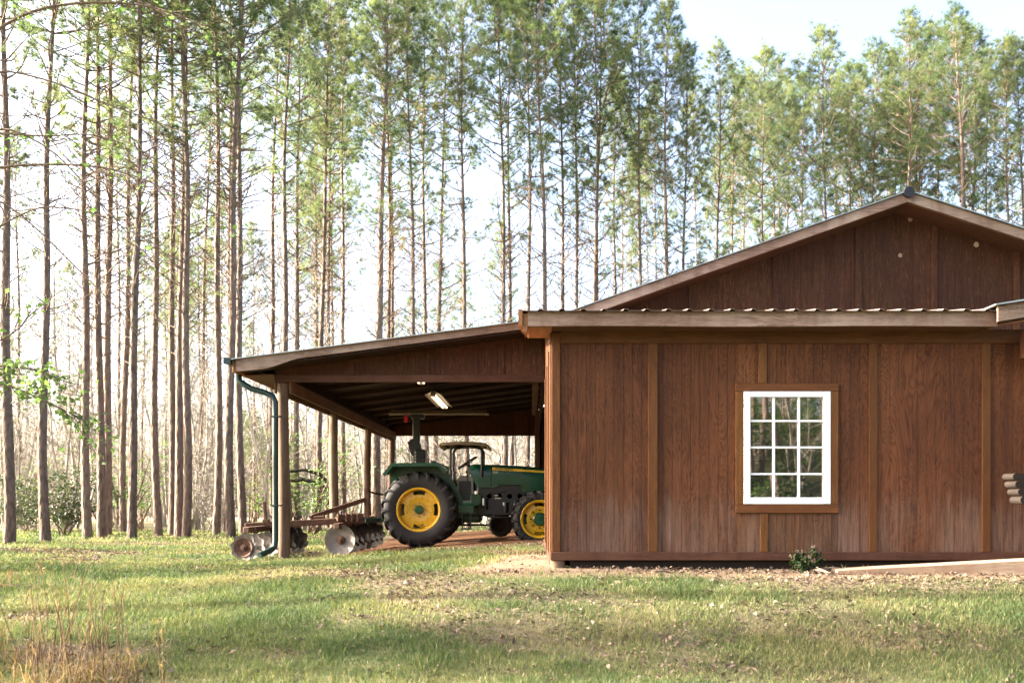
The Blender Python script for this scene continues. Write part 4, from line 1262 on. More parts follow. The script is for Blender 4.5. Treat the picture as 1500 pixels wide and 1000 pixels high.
pl0, pl1 = P(1222, 846, 9.05), P(1560, 818, 8.95)
pl0[2] = gz(pl0[0], 9.05) + 0.03
mb = MB()
npt = 10
vv = []; qq = []
for i in range(npt):
    t = i / (npt - 1)
    c_ = pl0 * (1 - t) + pl1 * t
    h_ = 0.02 + 0.075 * min(1, t * 1.6); w_ = 0.10
    zt_ = c_[2] + 0.02 + 0.0
    for (yy, zz_) in ((-w_, zt_ - h_ * 2), (-w_, zt_ - 0.01), (-w_ + 0.012, zt_), (w_, zt_), (w_, zt_ - h_ * 2)):
        vv.append((c_[0], c_[1] + yy, zz_))
for i in range(npt - 1):
    for k_ in range(5):
        qq.append([5 * i + k_, 5 * i + 5 + k_, 5 * i + 5 + (k_ + 1) % 5, 5 * i + (k_ + 1) % 5])
qq += [[0, 1, 3, 4], [5 * npt - 5, 5 * npt - 1, 5 * npt - 2, 5 * npt - 4]]
tag(mb.add(vv, [[1, 2, 3]], qq).build("timber", M['plank']), "long weathered timber lying on the ground along the wall, one end raised", "timber")
for k_, (x0, y0, d0, x1, y1, d1, r_, lab) in enumerate(((955, 853, 8.9, 985, 846, 8.95, 0.012, "short grey stick lying in the litter before the wall"), (1187, 838, 9.1, 1216, 850, 8.9, 0.016, "dark stick lying beside the green weed by the wall"), (1200, 830, 9.3, 1245, 833, 9.3, 0.009, "thin twig lying under the window close to the wall"))):
    a, c = P(x0, y0, d0), P(x1, y1, d1)
    a[2] = gz(a[0], a[1]) + 0.03; c[2] = gz(c[0], c[1]) + 0.02
    mb = MB(); mb.tube([a, (a + c) / 2 + np.array([0, 0.01, 0.02]), c], [r_, r_, r_ * 0.6], 7)
    tag(mb.build("stick", M['twig'], None, True), lab, "stick")

# ------------------------------------------------------------------ plants: needles, blades and leaves in numpy
def rand_unit(n_):
    v = rng.normal(size=(n_, 3)); return v / np.linalg.norm(v, axis=1, keepdims=True)

def needle_tris(centers, dirs, n_per, length, width, spread=0.9):
    """tufts of needle triangles fanning about dirs at centers"""
    m_ = len(centers)
    c = np.repeat(centers, n_per, 0); d = np.repeat(dirs, n_per, 0)
    k_ = m_ * n_per
    dv = d + spread * rand_unit(k_) * rng.random((k_, 1)) ** 0.5
    dv /= np.linalg.norm(dv, axis=1, keepdims=True)
    L = length * (0.65 + 0.5 * rng.random((k_, 1)))
    side = np.cross(dv, rand_unit(k_)); side /= np.linalg.norm(side, axis=1, keepdims=True) + 1e-9
    w = width * (0.7 + 0.6 * rng.random((k_, 1)))
    a = c - side * w * 0.5; b2 = c + side * w * 0.5; t = c + dv * L
    t[:, 2] -= 0.12 * L[:, 0]
    mid = c + dv * L * 0.55 + side * w * 0.75
    v = np.stack([a, b2, t], 1).reshape(-1, 3)
    return v, np.arange(3 * k_).reshape(-1, 3)

def curve_path(p0, d0, L, n_, rise=0.3, wob=0.12):
    """a wandering limb path that bends upward"""
    pts = [np.array(p0, float)]; d = np.array(d0, float)
    for i in range(n_):
        d = d + rng.normal(0, wob, 3) + np.array([0, 0, rise / n_])
        d /= np.linalg.norm(d)
        pts.append(pts[-1] + d * L / n_)
    return np.array(pts), d

def pine(H, r0, crown_z, rmax, dens, dead_z0, n_dead, bushy=1.0):
    # trunk
    n_ = 16
    zt = np.linspace(-0.3, H, n_)
    ph = rng.random() * 6.28
    off = 0.10 * np.sin(zt / H * 5 + ph) + 0.05 * np.sin(zt / H * 13 + ph)
    offy = 0.10 * np.cos(zt / H * 4 + ph) + 0.04 * np.sin(zt / H * 15)
    tp = np.stack([off - off[0], offy - offy[0], zt], 1)
    tr = r0 * (1 - 0.93 * np.clip(zt / H, 0, 1) ** 1.15) * (1 + rng.normal(0, 0.02, n_)); tr[0] *= 1.18; tr = np.maximum(tr, 0.012)
    v, q = tube_np(tp, tr, 10)
    trunk = make_mesh("trunk", v, None, q, True)
    at = lambda z: np.array([np.interp(z, zt, tp[:, 0]), np.interp(z, zt, tp[:, 1]), z])
    limb = MB(); cen = []; dr = []
    # dead and thin lower branches
    for i in range(n_dead):
        z = dead_z0 + (crown_z - dead_z0) * rng.random() ** 0.7
        a = rng.random() * 6.28
        L = (0.5 + 1.7 * rng.random()) * (0.6 + 0.5 * (z - dead_z0) / max(1, crown_z - dead_z0))
        d0 = np.array([math.cos(a), math.sin(a), 0.25 + 0.5 * rng.random()]); d0 /= np.linalg.norm(d0)
        pts, de = curve_path(at(z), d0, L, 5, rise=0.35 * rng.normal(1, 0.6), wob=0.13)
        limb.tube(pts, np.linspace(0.020, 0.005, 6), 4, False)
        for s in range(rng.integers(1, 4)):
            k_ = rng.integers(2, 5)
            d1 = (pts[k_] - pts[k_ - 1]); d1 /= np.linalg.norm(d1); d1 = d1 + rng.normal(0, 0.55, 3); d1 /= np.linalg.norm(d1)
            p2, e2 = curve_path(pts[k_], d1, L * (0.25 + 0.35 * rng.random()), 3, 0.2, 0.15)
            limb.tube(p2, np.linspace(0.010, 0.004, 4), 3, False)
            if rng.random() < 0.07:
                cen.append(p2[-1]); dr.append(e2)
    # live whorls
    z = crown_z
    while z < H - 0.25:
        t = (z - crown_z) / (H - crown_z)
        Lm = rmax * (0.45 + 0.75 * t) if t < 0.3 else rmax * (1.02 - 0.98 * ((t - 0.3) / 0.7) ** 1.3)
        nb = rng.integers(1, 4) if t < 0.25 else rng.integers(3, 6)
        a0 = rng.random() * 6.28
        for k_ in range(nb):
            a = a0 + k_ * 6.28 / nb + rng.normal(0, 0.35)
            L = Lm * (0.55 + 0.6 * rng.random())
            up = 0.20 + 0.75 * t + 0.2 * rng.normal()
            d0 = np.array([math.cos(a), math.sin(a), up]); d0 /= np.linalg.norm(d0)
            pts, de = curve_path(at(z), d0, L, 6, 0.45, 0.11)
            limb.tube(pts, np.linspace(0.030 * (1 - 0.6 * t), 0.007, 7), 4, False)
            ns = max(2, int(L * 2.3 * dens))
            for s in range(ns):
                u = 0.30 + 0.70 * rng.random()
                i0 = min(5, int(u * 6)); fr = u * 6 - i0
                p = pts[i0] * (1 - fr) + pts[i0 + 1] * fr
                d1 = pts[i0 + 1] - pts[i0]; d1 /= np.linalg.norm(d1)
                d1 = d1 + rng.normal(0, 0.65, 3) + np.array([0, 0, 0.25]); d1 /= np.linalg.norm(d1)
                l2 = (0.25 + 0.55 * rng.random()) * (0.6 + 0.4 * L / rmax)
                e = p + d1 * l2
                limb.tube([p, (p + e) / 2 + rng.normal(0, 0.02, 3), e], [0.008, 0.006, 0.004], 3, False)
                m2 = int(3.0 * bushy) + rng.integers(0, 3)
                for w in range(m2):
                    f_ = 1.0 - 0.4 * rng.random() ** 2
                    cen.append(p + (e - p) * f_ + rng.normal(0, 0.085, 3)); dr.append(d1)
            for w in range(3): cen.append(pts[-1] + rng.normal(0, 0.05, 3)); dr.append(de)
        z += (0.34 + 0.30 * rng.random()) * (1.0 if t < 0.6 else 0.75)
    for w in range(10): cen.append(at(H) + rng.normal(0, 0.12, 3)); dr.append(np.array([0, 0, 1.0]))
    v, t_, q = limb.arrays()
    limbs = make_mesh("limbs", v, t_, q, True)
    v, t_ = needle_tris(np.array(cen), np.array(dr), 27, 0.27, 0.0095, 1.15)
    crown = make_mesh("crown", v, t_, None, False)
    trunk.materials.append(M['bark']); limbs.materials.append(M['twig']); crown.materials.append(M['needles'])
    return trunk, limbs, crown

PROT = []
for (H, cz, rm, dn, d0, nd, bu) in ((22, 12.5, 2.6, 0.85, 5.5, 46, 1.2), (21, 11.0, 2.4, 0.75, 4.5, 50, 1.0), (23, 13.0, 2.9, 0.85, 6.0, 40, 1.3), (20, 10.5, 2.3, 0.8, 4.5, 46, 1.2), (22, 11.5, 2.5, 0.75, 5.0, 56, 1.0), (21, 12.0, 2.8, 0.9, 5.0, 38, 1.4), (19, 9.5, 2.2, 0.75, 4.0, 44, 1.1), (24, 13.5, 2.6, 0.85, 6.0, 52, 1.2)):
    PROT.append((H,) + pine(H, 0.14, cz, rm, dn, d0, nd, bu))

def put_pine(px, d, wpx, label, group=None, topy=None, proto=None, lean=0.0, leany=0.0, x=None, slim=None):
    k_ = rng.integers(0, len(PROT)) if proto is None else proto
    H, tm, lm, cm = PROT[k_]
    if x is None: x = d * (px - CX) / F
    r_ = wpx * d / F / 0.30
    Ht = H * (0.94 + 0.12 * rng.random())
    z0 = gz(x, d)
    if topy is not None: Ht = HC + (CY - topy) * d / F - z0
    t = thing("pine_tree", label, "tree", (x, d, z0), group)
    sxy = float(np.clip(r_, 0.75, 1.6))
    t.scale = (1.0 * max(0.85, min(1.2, Ht / H)), 1.0 * max(0.85, min(1.2, Ht / H)), Ht / H)
    if slim: t.scale = (slim, slim, Ht / H)
    rz = rng.random() * 6.28
    t.rotation_euler = (leany, lean, 0)
    for nm, me_ in (("trunk", tm), ("limbs", lm), ("crown", cm)):
        o = bpy.data.objects.new(nm, me_); COL.objects.link(o); o.parent = t
        o.rotation_euler = (0, 0, rz)
        if nm == "trunk":
            s_ = sxy / t.scale[0]; o.scale = (s_, s_, 1)
    return t

# pines of the left stand, each with its place among its neighbours
LEFT = [
    (14, 18.6, 17, 0.012, "leaning pine with dark trunk at the far left edge of the lawn"),
    (68, 19.4, 14, 0.004, "straight dark pine second from the left edge of the lawn"),
    (129, 21.0, 10, -0.001, "slim pine with sunlit pale edge, left of a close pair"),
    (149, 21.4, 11, -0.012, "reddish pine of a close pair, leaning slightly left"),
    (157, 22.5, 10, 0.02, "pine leaning right beside the close pair left of the carport"),
    (193, 20.6, 12, 0.003, "dark pine standing alone right of the leaning pine"),
    (181, 27.0, 8, 0.006, "thin pale pine half hidden behind the dark lone trunk"),
    (233, 23.0, 9, 0.002, "slender pine midway between the lone dark trunk and the twin trunks"),
    (262, 22.0, 10, 0.002, "left trunk of the twin pines well left of the carport gutter"),
    (252, 25.0, 8, 0.012, "short-looking leaning pine behind the twin pines"),
    (272.5, 21.5, 12, -0.001, "right, darker trunk of the twin pines left of the carport"),
    (316, 24.0, 8, 0.003, "slim pine next but one left of the carport gutter"),
    (330, 28.0, 6, 0.004, "very thin pine behind the thick trunk at the carport gutter"),
    (339, 21.6, 15, 0.008, "thick pine rising just left of the carport gutter end"),
    (357, 23.4, 8, 0.002, "slim reddish pine seen right behind the green downspout bend"),
]
for px, d, w, ln, lab in LEFT:
    put_pine(px, d, w, lab, "pines at the edge of the lawn", lean=ln, topy=-330 + 130 * rng.random())
# pines seen over the roofs and through the carport
MIDT = [
    (402, 30, 8), (424, 26.5, 12), (437, 30, 8), (466, 29, 9), (481, 36, 6), (504, 34, 7), (553, 26.5, 15), (566, 32, 9), (577, 38, 6), (606, 30, 9), (629, 33, 7), (637, 36, 7),
    (686, 31, 9), (738, 32, 9), (753, 37, 6), (768, 35, 7), (801, 31, 10), (824, 35, 8), (842, 36, 7), (864, 34, 8), (873, 37, 7),
    (905, 40, 6), (945, 35, 8), (978, 33, 10), (1003, 36, 8),
]
ordn = ["first", "second", "third", "fourth", "fifth", "sixth", "seventh", "eighth", "ninth", "tenth", "eleventh", "twelfth", "thirteenth", "fourteenth", "fifteenth", "sixteenth", "seventeenth", "eighteenth", "nineteenth", "twentieth", "twenty-first", "twenty-second", "twenty-third", "twenty-fourth", "twenty-fifth"]
for i, (px, d, w) in enumerate(MIDT):
    size = "stout" if w >= 12 else ("slim" if w <= 7 else "middling")
    put_pine(px, d, w, "%s pine over the carport roof, %s to the right from its gutter" % (size, ordn[i]), "pines standing behind the barn", topy=(-60 if px < 900 else None) if px != 978 else 8, lean=rng.normal(0, 0.006))
RIGHTT = [
    (1050, 38, 8, 60), (1066, 42, 6, 95), (1092, 44, 6, 110), (1124, 40, 7, 70), (1137, 46, 6, 130), (1152, 45, 6, 120), (1178, 42, 7, 110), (1209, 40, 8, 40), (1222, 48, 6, 120), (1246, 44, 7, 90), (1262, 46, 6, 105), (1280, 42, 7, 60), (1302, 48, 6, 80), (1332, 40, 10, 18), (1352, 46, 6, 50), (1372, 44, 7, 40), (1398, 37, 13, 14), (1412, 43, 8, 30), (1428, 42, 8, 35), (1452, 47, 6, 70), (1476, 40, 8, 55), (1497, 43, 8, 60),
]
for i, (px, d, w, ty) in enumerate(RIGHTT):
    size = "stout" if w >= 10 else ("slim" if w <= 6 else "middling")
    put_pine(px, d, w, "%s pine above the barn's gable, %s counted from its lower left slope" % (size, ordn[i]), "pines standing above the gable", topy=ty, lean=rng.normal(0, 0.006))
# deeper woods: pines that nothing tells apart
n_far = 0
FAR = []
while n_far < 48:
    d = 36 + 62 * rng.random() ** 0.8
    px = -60 + 1700 * rng.random()
    if px > 880 and d < 44: continue
    if 340 < px < 420 and d > 50 and rng.random() < 0.7: continue
    xx = d * (px - CX) / F
    if any((xx - a) ** 2 + (d - c) ** 2 < 1.4 for a, c in FAR): continue
    FAR.append((xx, d)); n_far += 1
    ty = None
    if px > 900: ty = 60 + 90 * rng.random() + (d - 44) * 2.2
    put_pine(px, d, 7 * 40 / d, "slender pine far back in the woods among many like it", "far pines of the woods", topy=ty, lean=rng.normal(0, 0.008))
# the stand goes on to the left and behind the camera (its shade falls on the lawn, its image in the window)
SIDE = []
for (xx, ys, sl) in ((-38, 6.7, 0.45), (-36, 7.2, 0.4), (-40, 11.7, 0.6), (-37, 16.0, 0.7), (-26, 6.9, 0.5), (-24, 4.3, 0.45), (-27, 10.4, 0.3), (-29, 13.2, 0.5), (-31, 18.5, 0.8), (-44, 9.4, 0.4), (-33, 6.5, 0.45), (-21, 6.7, 0.45), (-32, 12.4, 0.4), (-22, 4.4, 0.5), (-29.5, 6.3, 0.4), (-19, 8.2, 0.3), (-15, 12.4, 0.8)):
    yy = ys - 0.0175 * xx
    put_pine(0, yy, 9, "tall pine of the same stand outside the left of the view", "pines beside the lawn out of view", x=xx, slim=sl)
for (xx, yy) in ((-8, -14), (-3.5, -18), (1.0, -12.5), (4.2, -16), (8.5, -13.5), (12.5, -18), (6.2, -22), (-1.5, -24), (15, -24), (-12, -20), (18, -15), (10.5, -26), (3.0, -29)):
    put_pine(0, yy, -12 * 20 / yy, "pine of the woods facing the barn's window", "pines facing the barn", x=xx)

# bare understory saplings
def sapling(h, n_st, spread):
    mb = MB()
    for s in range(n_st):
        a = rng.random() * 6.28
        d0 = np.array([math.cos(a) * spread, math.sin(a) * spread, 1.0]); d0 /= np.linalg.norm(d0)
        H = h * (0.6 + 0.45 * rng.random())
        pts, de = curve_path((rng.normal(0, 0.15), rng.normal(0, 0.15), -0.1), d0, H, 7, 0.2, 0.08)
        mb.tube(pts, np.linspace(0.035 * h / 5, 0.006, 8), 4, False)
        for k_ in range(2, 8):
            for r_ in range(rng.integers(2, 5)):
                d1 = np.append(rng.normal(0, 0.8, 2), 0.55 + 0.4 * rng.random()); d1 /= np.linalg.norm(d1)
                L = H * (0.12 + 0.16 * rng.random())
                p2, e2 = curve_path(pts[k_], d1, L, 3, 0.15, 0.16)
                mb.tube(p2, np.linspace(0.013, 0.005, 4), 3, False)
                for w in range(3):
                    j = rng.integers(1, 4)
                    d2 = e2 + rng.normal(0, 0.6, 3); d2 /= np.linalg.norm(d2)
                    p3 = np.array([p2[j], p2[j] + d2 * L * 0.3, p2[j] + d2 * L * 0.55 + rng.normal(0, 0.05, 3)])
                    mb.tube(p3, [0.007, 0.006, 0.004], 3, False)
    v, t_, q = mb.arrays()
    me_ = make_mesh("bare_sapling", v, t_, q, False); me_.materials.append(M['bare'])
    return me_
SAP = [sapling(h, n_, sp_) for h, n_, sp_ in ((5.5, 4, 0.18), (7.5, 3, 0.12), (4.0, 6, 0.3), (9.0, 2, 0.08), (3.0, 7, 0.45), (6.5, 4, 0.2))]
for i in range(125):
    if i < 42: d = 26 + 22 * rng.random(); px = -60 + 480 * rng.random()
    elif i < 84: d = 30 + 26 * rng.random(); px = 400 + 480 * rng.random()
    else: d = 50 + 40 * rng.random(); px = -60 + 900 * rng.random()
    if 345 < px < 400 and rng.random() < 0.75: continue
    xx = d * (px - CX) / F
    o = bpy.data.objects.new("bare_sapling", SAP[rng.integers(0, len(SAP))]); COL.objects.link(o)
    o.location = (xx, d, gz(xx, d)); o.rotation_euler = (0, 0, rng.random() * 6.28)
    s_ = 0.75 + 0.6 * rng.random(); o.scale = (s_, s_, s_)
    tag(o, "bare pale sapling without leaves in the undergrowth behind the pines", "sapling", "bare saplings under the pines")
for i in range(14):
    xx = -10 + 24 * rng.random(); yy = -9 - 9 * rng.random()
    o = bpy.data.objects.new("bare_sapling", SAP[rng.integers(0, len(SAP))]); COL.objects.link(o)
    o.location = (xx, yy, gz(xx, yy)); o.rotation_euler = (0, 0, rng.random() * 6.28)
    tag(o, "bare sapling of the woods facing the barn's window", "sapling", "saplings facing the barn")

def leaf_quads(cen, nrm_spread, size, n_per=1):
    """small pointed leaves: two triangles folded on the midrib"""
    m_ = len(cen)
    d = rand_unit(m_); d[:, 2] = -np.abs(d[:, 2]) * 0.6; d /= np.linalg.norm(d, axis=1, keepdims=True)
    up = np.array([[0, 0, 1.0]]) + nrm_spread * rng.normal(size=(m_, 3))
    s = np.cross(d, up); s /= np.linalg.norm(s, axis=1, keepdims=True) + 1e-9
    nn = np.cross(s, d)
    L = size * (0.6 + 0.7 * rng.random((m_, 1)))
    a = cen; t = cen + d * L
    l = cen + d * L * 0.45 + s * L * 0.33 + nn * L * 0.08; r_ = cen + d * L * 0.45 - s * L * 0.33 + nn * L * 0.08
    v = np.stack([a, l, t, r_], 1).reshape(-1, 3)
    i = np.arange(m_) * 4
    return v, np.concatenate([np.stack([i, i + 1, i + 2], 1), np.stack([i, i + 2, i + 3], 1)])

def bush(name, label, cat, loc, h, r_, n_leaf, size, mat, stems=7, group=None):
    t = thing(name, label, cat, loc, group)
    mb = MB(); cen = []
    for s in range(stems):
        a = rng.random() * 6.28
        d0 = np.array([math.cos(a) * 0.4, math.sin(a) * 0.4, 1.0]); d0 /= np.linalg.norm(d0)
        pts, de = curve_path((rng.normal(0, r_ * 0.15), rng.normal(0, r_ * 0.15), -0.05), d0, h * (0.6 + 0.4 * rng.random()), 6, 0.1, 0.15)
        mb.tube(pts, np.linspace(0.02 * h, 0.006, 7) * 0.6, 5, False)
        for k_ in range(2, 7):
            for r2 in range(3):
                d1 = np.append(rng.normal(0, 1, 2), 0.3); d1 /= np.linalg.norm(d1)
                e = pts[k_] + d1 * r_ * (0.3 + 0.5 * rng.random())
                mb.tube([pts[k_], (pts[k_] + e) / 2 + np.array([0, 0, 0.03]), e], [0.006, 0.005, 0.003], 3, False)
                n_ = max(2, n_leaf // (stems * 15))
                f_ = 0.3 + 0.75 * rng.random((n_, 1))
                cen.append(pts[k_] + (e - pts[k_]) * f_ + rng.normal(0, r_ * 0.10, (n_, 3)))
    v, t_, q = mb.arrays(); link("stems", make_mesh("stems", v, t_, q), M['twig'], t)
    v, t_ = leaf_quads(np.concatenate(cen), 0.6, size)
    link("leaves", make_mesh("leaves", v, t_), mat, t)
    return t
p = P(98, 775, 23.5)
bush("holly_bush", "dark green holly bush among the trunks left of the carport", "bush", (p[0], 23.5, gz(p[0], 23.5)), 1.9, 0.9, 2600, 0.09, M['holly'])
p = P(40, 778, 27)
bush("holly_bush", "smaller olive bush at the left edge behind the trunks", "bush", (p[0], 27, gz(p[0], 27)), 1.5, 1.0, 1600, 0.09, M['holly'])
KINDS_ = []
for i in range(60):
    xx = -8 + 22 * rng.random(); yy = -6.5 - 20 * rng.random()
    lab_ = "evergreen bush on the woods' edge facing the barn's window"
    if i < 5:
        KINDS_.append(bush("holly_bush", lab_, "bush", (xx, yy, gz(xx, yy)), 1.4 + 0.5 * i, 1.0, 1300, 0.12, M['holly'] if i % 3 == 0 else M['leaf'], group="bushes facing the barn"))
        continue
    src = KINDS_[i % 5]
    t = src.copy(); COL.objects.link(t); t.location = (xx, yy, gz(xx, yy)); t.rotation_euler = (0, 0, rng.random() * 6.28)
    s_ = 0.7 + 0.7 * rng.random(); t.scale = (s_, s_, s_)
    for ch in list(src.children):
        c = ch.copy(); COL.objects.link(c); c.parent = t
for i in range(16):
    xx = -5 + 15 * rng.random(); yy = -7 - 12 * rng.random()
    put_pine(0, yy, 7 * 20 / 12, "pine of the woods facing the barn's window", "pines facing the barn", x=xx, lean=rng.normal(0, 0.05), slim=0.8)
for i in range(16):
    d = 25 + 22 * rng.random(); px = -30 + 720 * rng.random()
    xx = d * (px - CX) / F
    bush("spring_shrub", "thin shrub with fresh pale green leaves in the undergrowth behind the pines", "shrub", (xx, d, gz(xx, d)), 2.2 + 3.0 * rng.random(), 0.9, 700, 0.09, M['leaf'], 5, group="fresh green shrubs under the pines")
p = P(1183, 848, 9.1)
bush("weed_plant", "small green leafy weed at the foot of the wall under the window", "weed", (p[0], 9.15, gz(p[0], 9.15)), 0.34, 0.10, 620, 0.045, M['weed'], 7)
p = P(1497, 300, 36)
bush("young_pine", "pale yellow-green young tree showing over the right roof slope", "tree", (36 * (1495 - CX) / F, 36, gz(20, 36)), 12.6, 1.6, 5200, 0.2, M['leaf'], 9)

# leafy broadleaf tree just outside the left edge whose boughs hang into the picture
BD = 11.5
bx = -9.3
BT_ = thing("broadleaf_tree", "young broadleaf tree at the left edge with drooping boughs of fresh green leaves", "tree", (bx, BD, gz(bx, BD)))
zb = gz(bx, BD)
zz = np.linspace(zb - 0.2, 9.5, 12)
tp = np.stack([bx + 0.15 * np.sin(zz * 0.6), BD + 0.1 * np.cos(zz * 0.5), zz], 1)
MB().tube(tp, np.linspace(0.13, 0.03, 12), 10).build("trunk", M['twig'], BT_, True)
twigs = MB(); lc = []
def bough(z0, pix, r0, leaf_from, nleaf, d0=BD, d1=BD, droop=0.0):
    s = np.array([bx + 0.15 * math.sin(z0 * 0.6), BD + 0.1 * math.cos(z0 * 0.5), z0])
    pts = [s] + [P(x_, y_, d0 + (d1 - d0) * (i + 1) / len(pix)) for i, (x_, y_) in enumerate(pix)]
    pts = np.array(pts)
    # smooth resample
    t = np.linspace(0, len(pts) - 1, 26); k_ = np.arange(len(pts))
    sp_ = np.stack([np.interp(t, k_, pts[:, c_]) for c_ in range(3)], 1)
    for _ in range(3): sp_[1:-1] = (sp_[:-2] + 2 * sp_[1:-1] + sp_[2:]) / 4
    twigs.tube(sp_, np.linspace(r0, 0.007, 26), 6, False)
    for i in range(4, 26):
        for r_ in range(2):
            if rng.random() < 0.62:
                d_ = sp_[min(25, i)] - sp_[i - 1]; d_ /= np.linalg.norm(d_)
                d_ = d_ + rng.normal(0, 0.5, 3) - np.array([0, 0, 0.15]); d_ /= np.linalg.norm(d_)
                L = 0.25 + 0.65 * rng.random()
                p2, e2 = curve_path(sp_[i], d_, L, 4, -0.15, 0.12)
                twigs.tube(p2, np.linspace(0.006, 0.0025, 5), 3, False)
                if i / 26 > leaf_from:
                    n_ = rng.poisson(nleaf)
                    if n_:
                        f_ = 0.2 + 0.85 * rng.random((n_, 1)); j = np.minimum(3, (f_ * 4).astype(int))[:, 0]
                        lc.append(p2[j] + rng.normal(0, 0.06, (n_, 3)))
bough(2.2, [(-60, 545), (0, 535), (50, 540), (100, 560)], 0.022, 0.3, 13)
bough(2.0, [(-60, 580), (0, 560), (40, 575), (90, 598), (120, 615)], 0.02, 0.3, 11)
bough(2.6, [(-50, 510), (0, 500), (30, 480), (45, 455)], 0.016, 0.5, 2)
bough(5.6, [(-60, 260), (0, 243), (90, 240), (160, 245), (230, 270), (330, 320)], 0.022, 0.3, 2.0)
bough(4.9, [(-60, 240), (0, 180), (80, 220), (150, 300), (220, 380)], 0.018, 0.5, 0.6)
bough(4.6, [(-60, 300), (0, 290), (60, 340), (120, 400), (190, 470)], 0.016, 0.5, 0.4)
bough(7.0, [(-60, 90), (0, 38), (60, 10), (140, 2), (230, 8), (300, 40), (355, 65)], 0.024, 0.3, 2.6)
bough(7.4, [(-40, -10), (60, -40), (160, -20), (240, 20), (275, 45)], 0.02, 0.4, 2.2)
bough(6.6, [(-60, 140), (0, 100), (80, 120), (150, 150), (260, 190)], 0.018, 0.5, 0.8)
bough(5.2, [(-50, 200), (0, 195), (70, 200), (130, 195), (180, 210)], 0.016, 0.3, 4.5)
bough(4.2, [(-60, 380), (0, 330), (60, 300), (140, 310), (230, 360)], 0.014, 0.6, 0.5)
v, t_, q = twigs.arrays(); link("boughs", make_mesh("boughs", v - np.array(BT_.location), t_, q, True), M['twig'], BT_)
v, t_ = leaf_quads(np.concatenate(lc) - np.array(BT_.location), 0.6, 0.085)
link("leaves", make_mesh("leaves", v, t_), M['leaf'], BT_)

# broken dark bough seen behind the carport posts
mb = MB()
a = P(424, 690, 27.5)
for pts_, r_ in (([P(425, 704, 27.5), P(445, 702, 27.5), P(462, 707, 27.5), P(484, 716, 27.5), P(492, 735, 27.5)], 0.07), ([P(425, 690, 27.5), P(448, 688, 27.5), P(470, 695, 27.5), P(486, 712, 27.5)], 0.06), ([P(484, 713, 27.5), P(490, 750, 27.5), P(491, 784, 27.5)], 0.08)):
    mb.tube(pts_, np.linspace(r_ * 0.7, r_, len(pts_)), 8)
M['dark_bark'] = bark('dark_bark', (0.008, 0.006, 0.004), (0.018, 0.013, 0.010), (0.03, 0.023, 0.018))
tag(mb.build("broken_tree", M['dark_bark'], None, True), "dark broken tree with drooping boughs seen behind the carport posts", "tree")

# far woods closing the view: thin trunks and haze of twigs
mb_v = []; mb_q = []; off = 0
nT = 650
for i in range(nT):
    d = 95 + 45 * rng.random(); px = -120 + 1750 * rng.random()
    x_ = d * (px - CX) / F; z_ = gz(x_, d)
    h_ = 9 + 8 * rng.random(); r_ = 0.06 + 0.10 * rng.random()
    pts = np.array([[x_, d, z_ - 0.3], [x_ + rng.normal(0, 0.2), d, z_ + h_ * 0.5], [x_ + rng.normal(0, 0.5), d, z_ + h_]])
    v, q = tube_np(pts, [r_, r_ * 0.8, 0.02], 5)
    mb_v.append(v); mb_q.append(q + off); off += len(v)
far = make_mesh("woods", np.concatenate(mb_v), None, np.concatenate(mb_q)); link("woods", far, M['bare'], None, "stuff")
nW = 26000
d = 92 + 52 * rng.random(nW); px = -140 + 1800 * rng.random(nW)
x_ = d * (px - CX) / F
cl = vnoise(x_, d, 6.0, 50)
z_ = ground_z(x_, d) + rng.random(nW) ** 1.4 * (4 + 9 * cl)
v, t_ = needle_tris(np.stack([x_, d, z_], 1), np.tile(np.array([[0, 0, 0.6]]), (nW, 1)), 4, 1.5, 0.07, 1.2)
link("thicket", make_mesh("thicket", v, t_), M['bare'], None, "stuff")
p = P(385, 600, 85)
for i in range(16):
    d = 72 + 30 * rng.random(); pxx = 350 + 75 * rng.random()
    put_pine(pxx, d, 3, "small dark pine at the far side of the pale field", "pines across the field", topy=600 + 40 * rng.random(), proto=6)

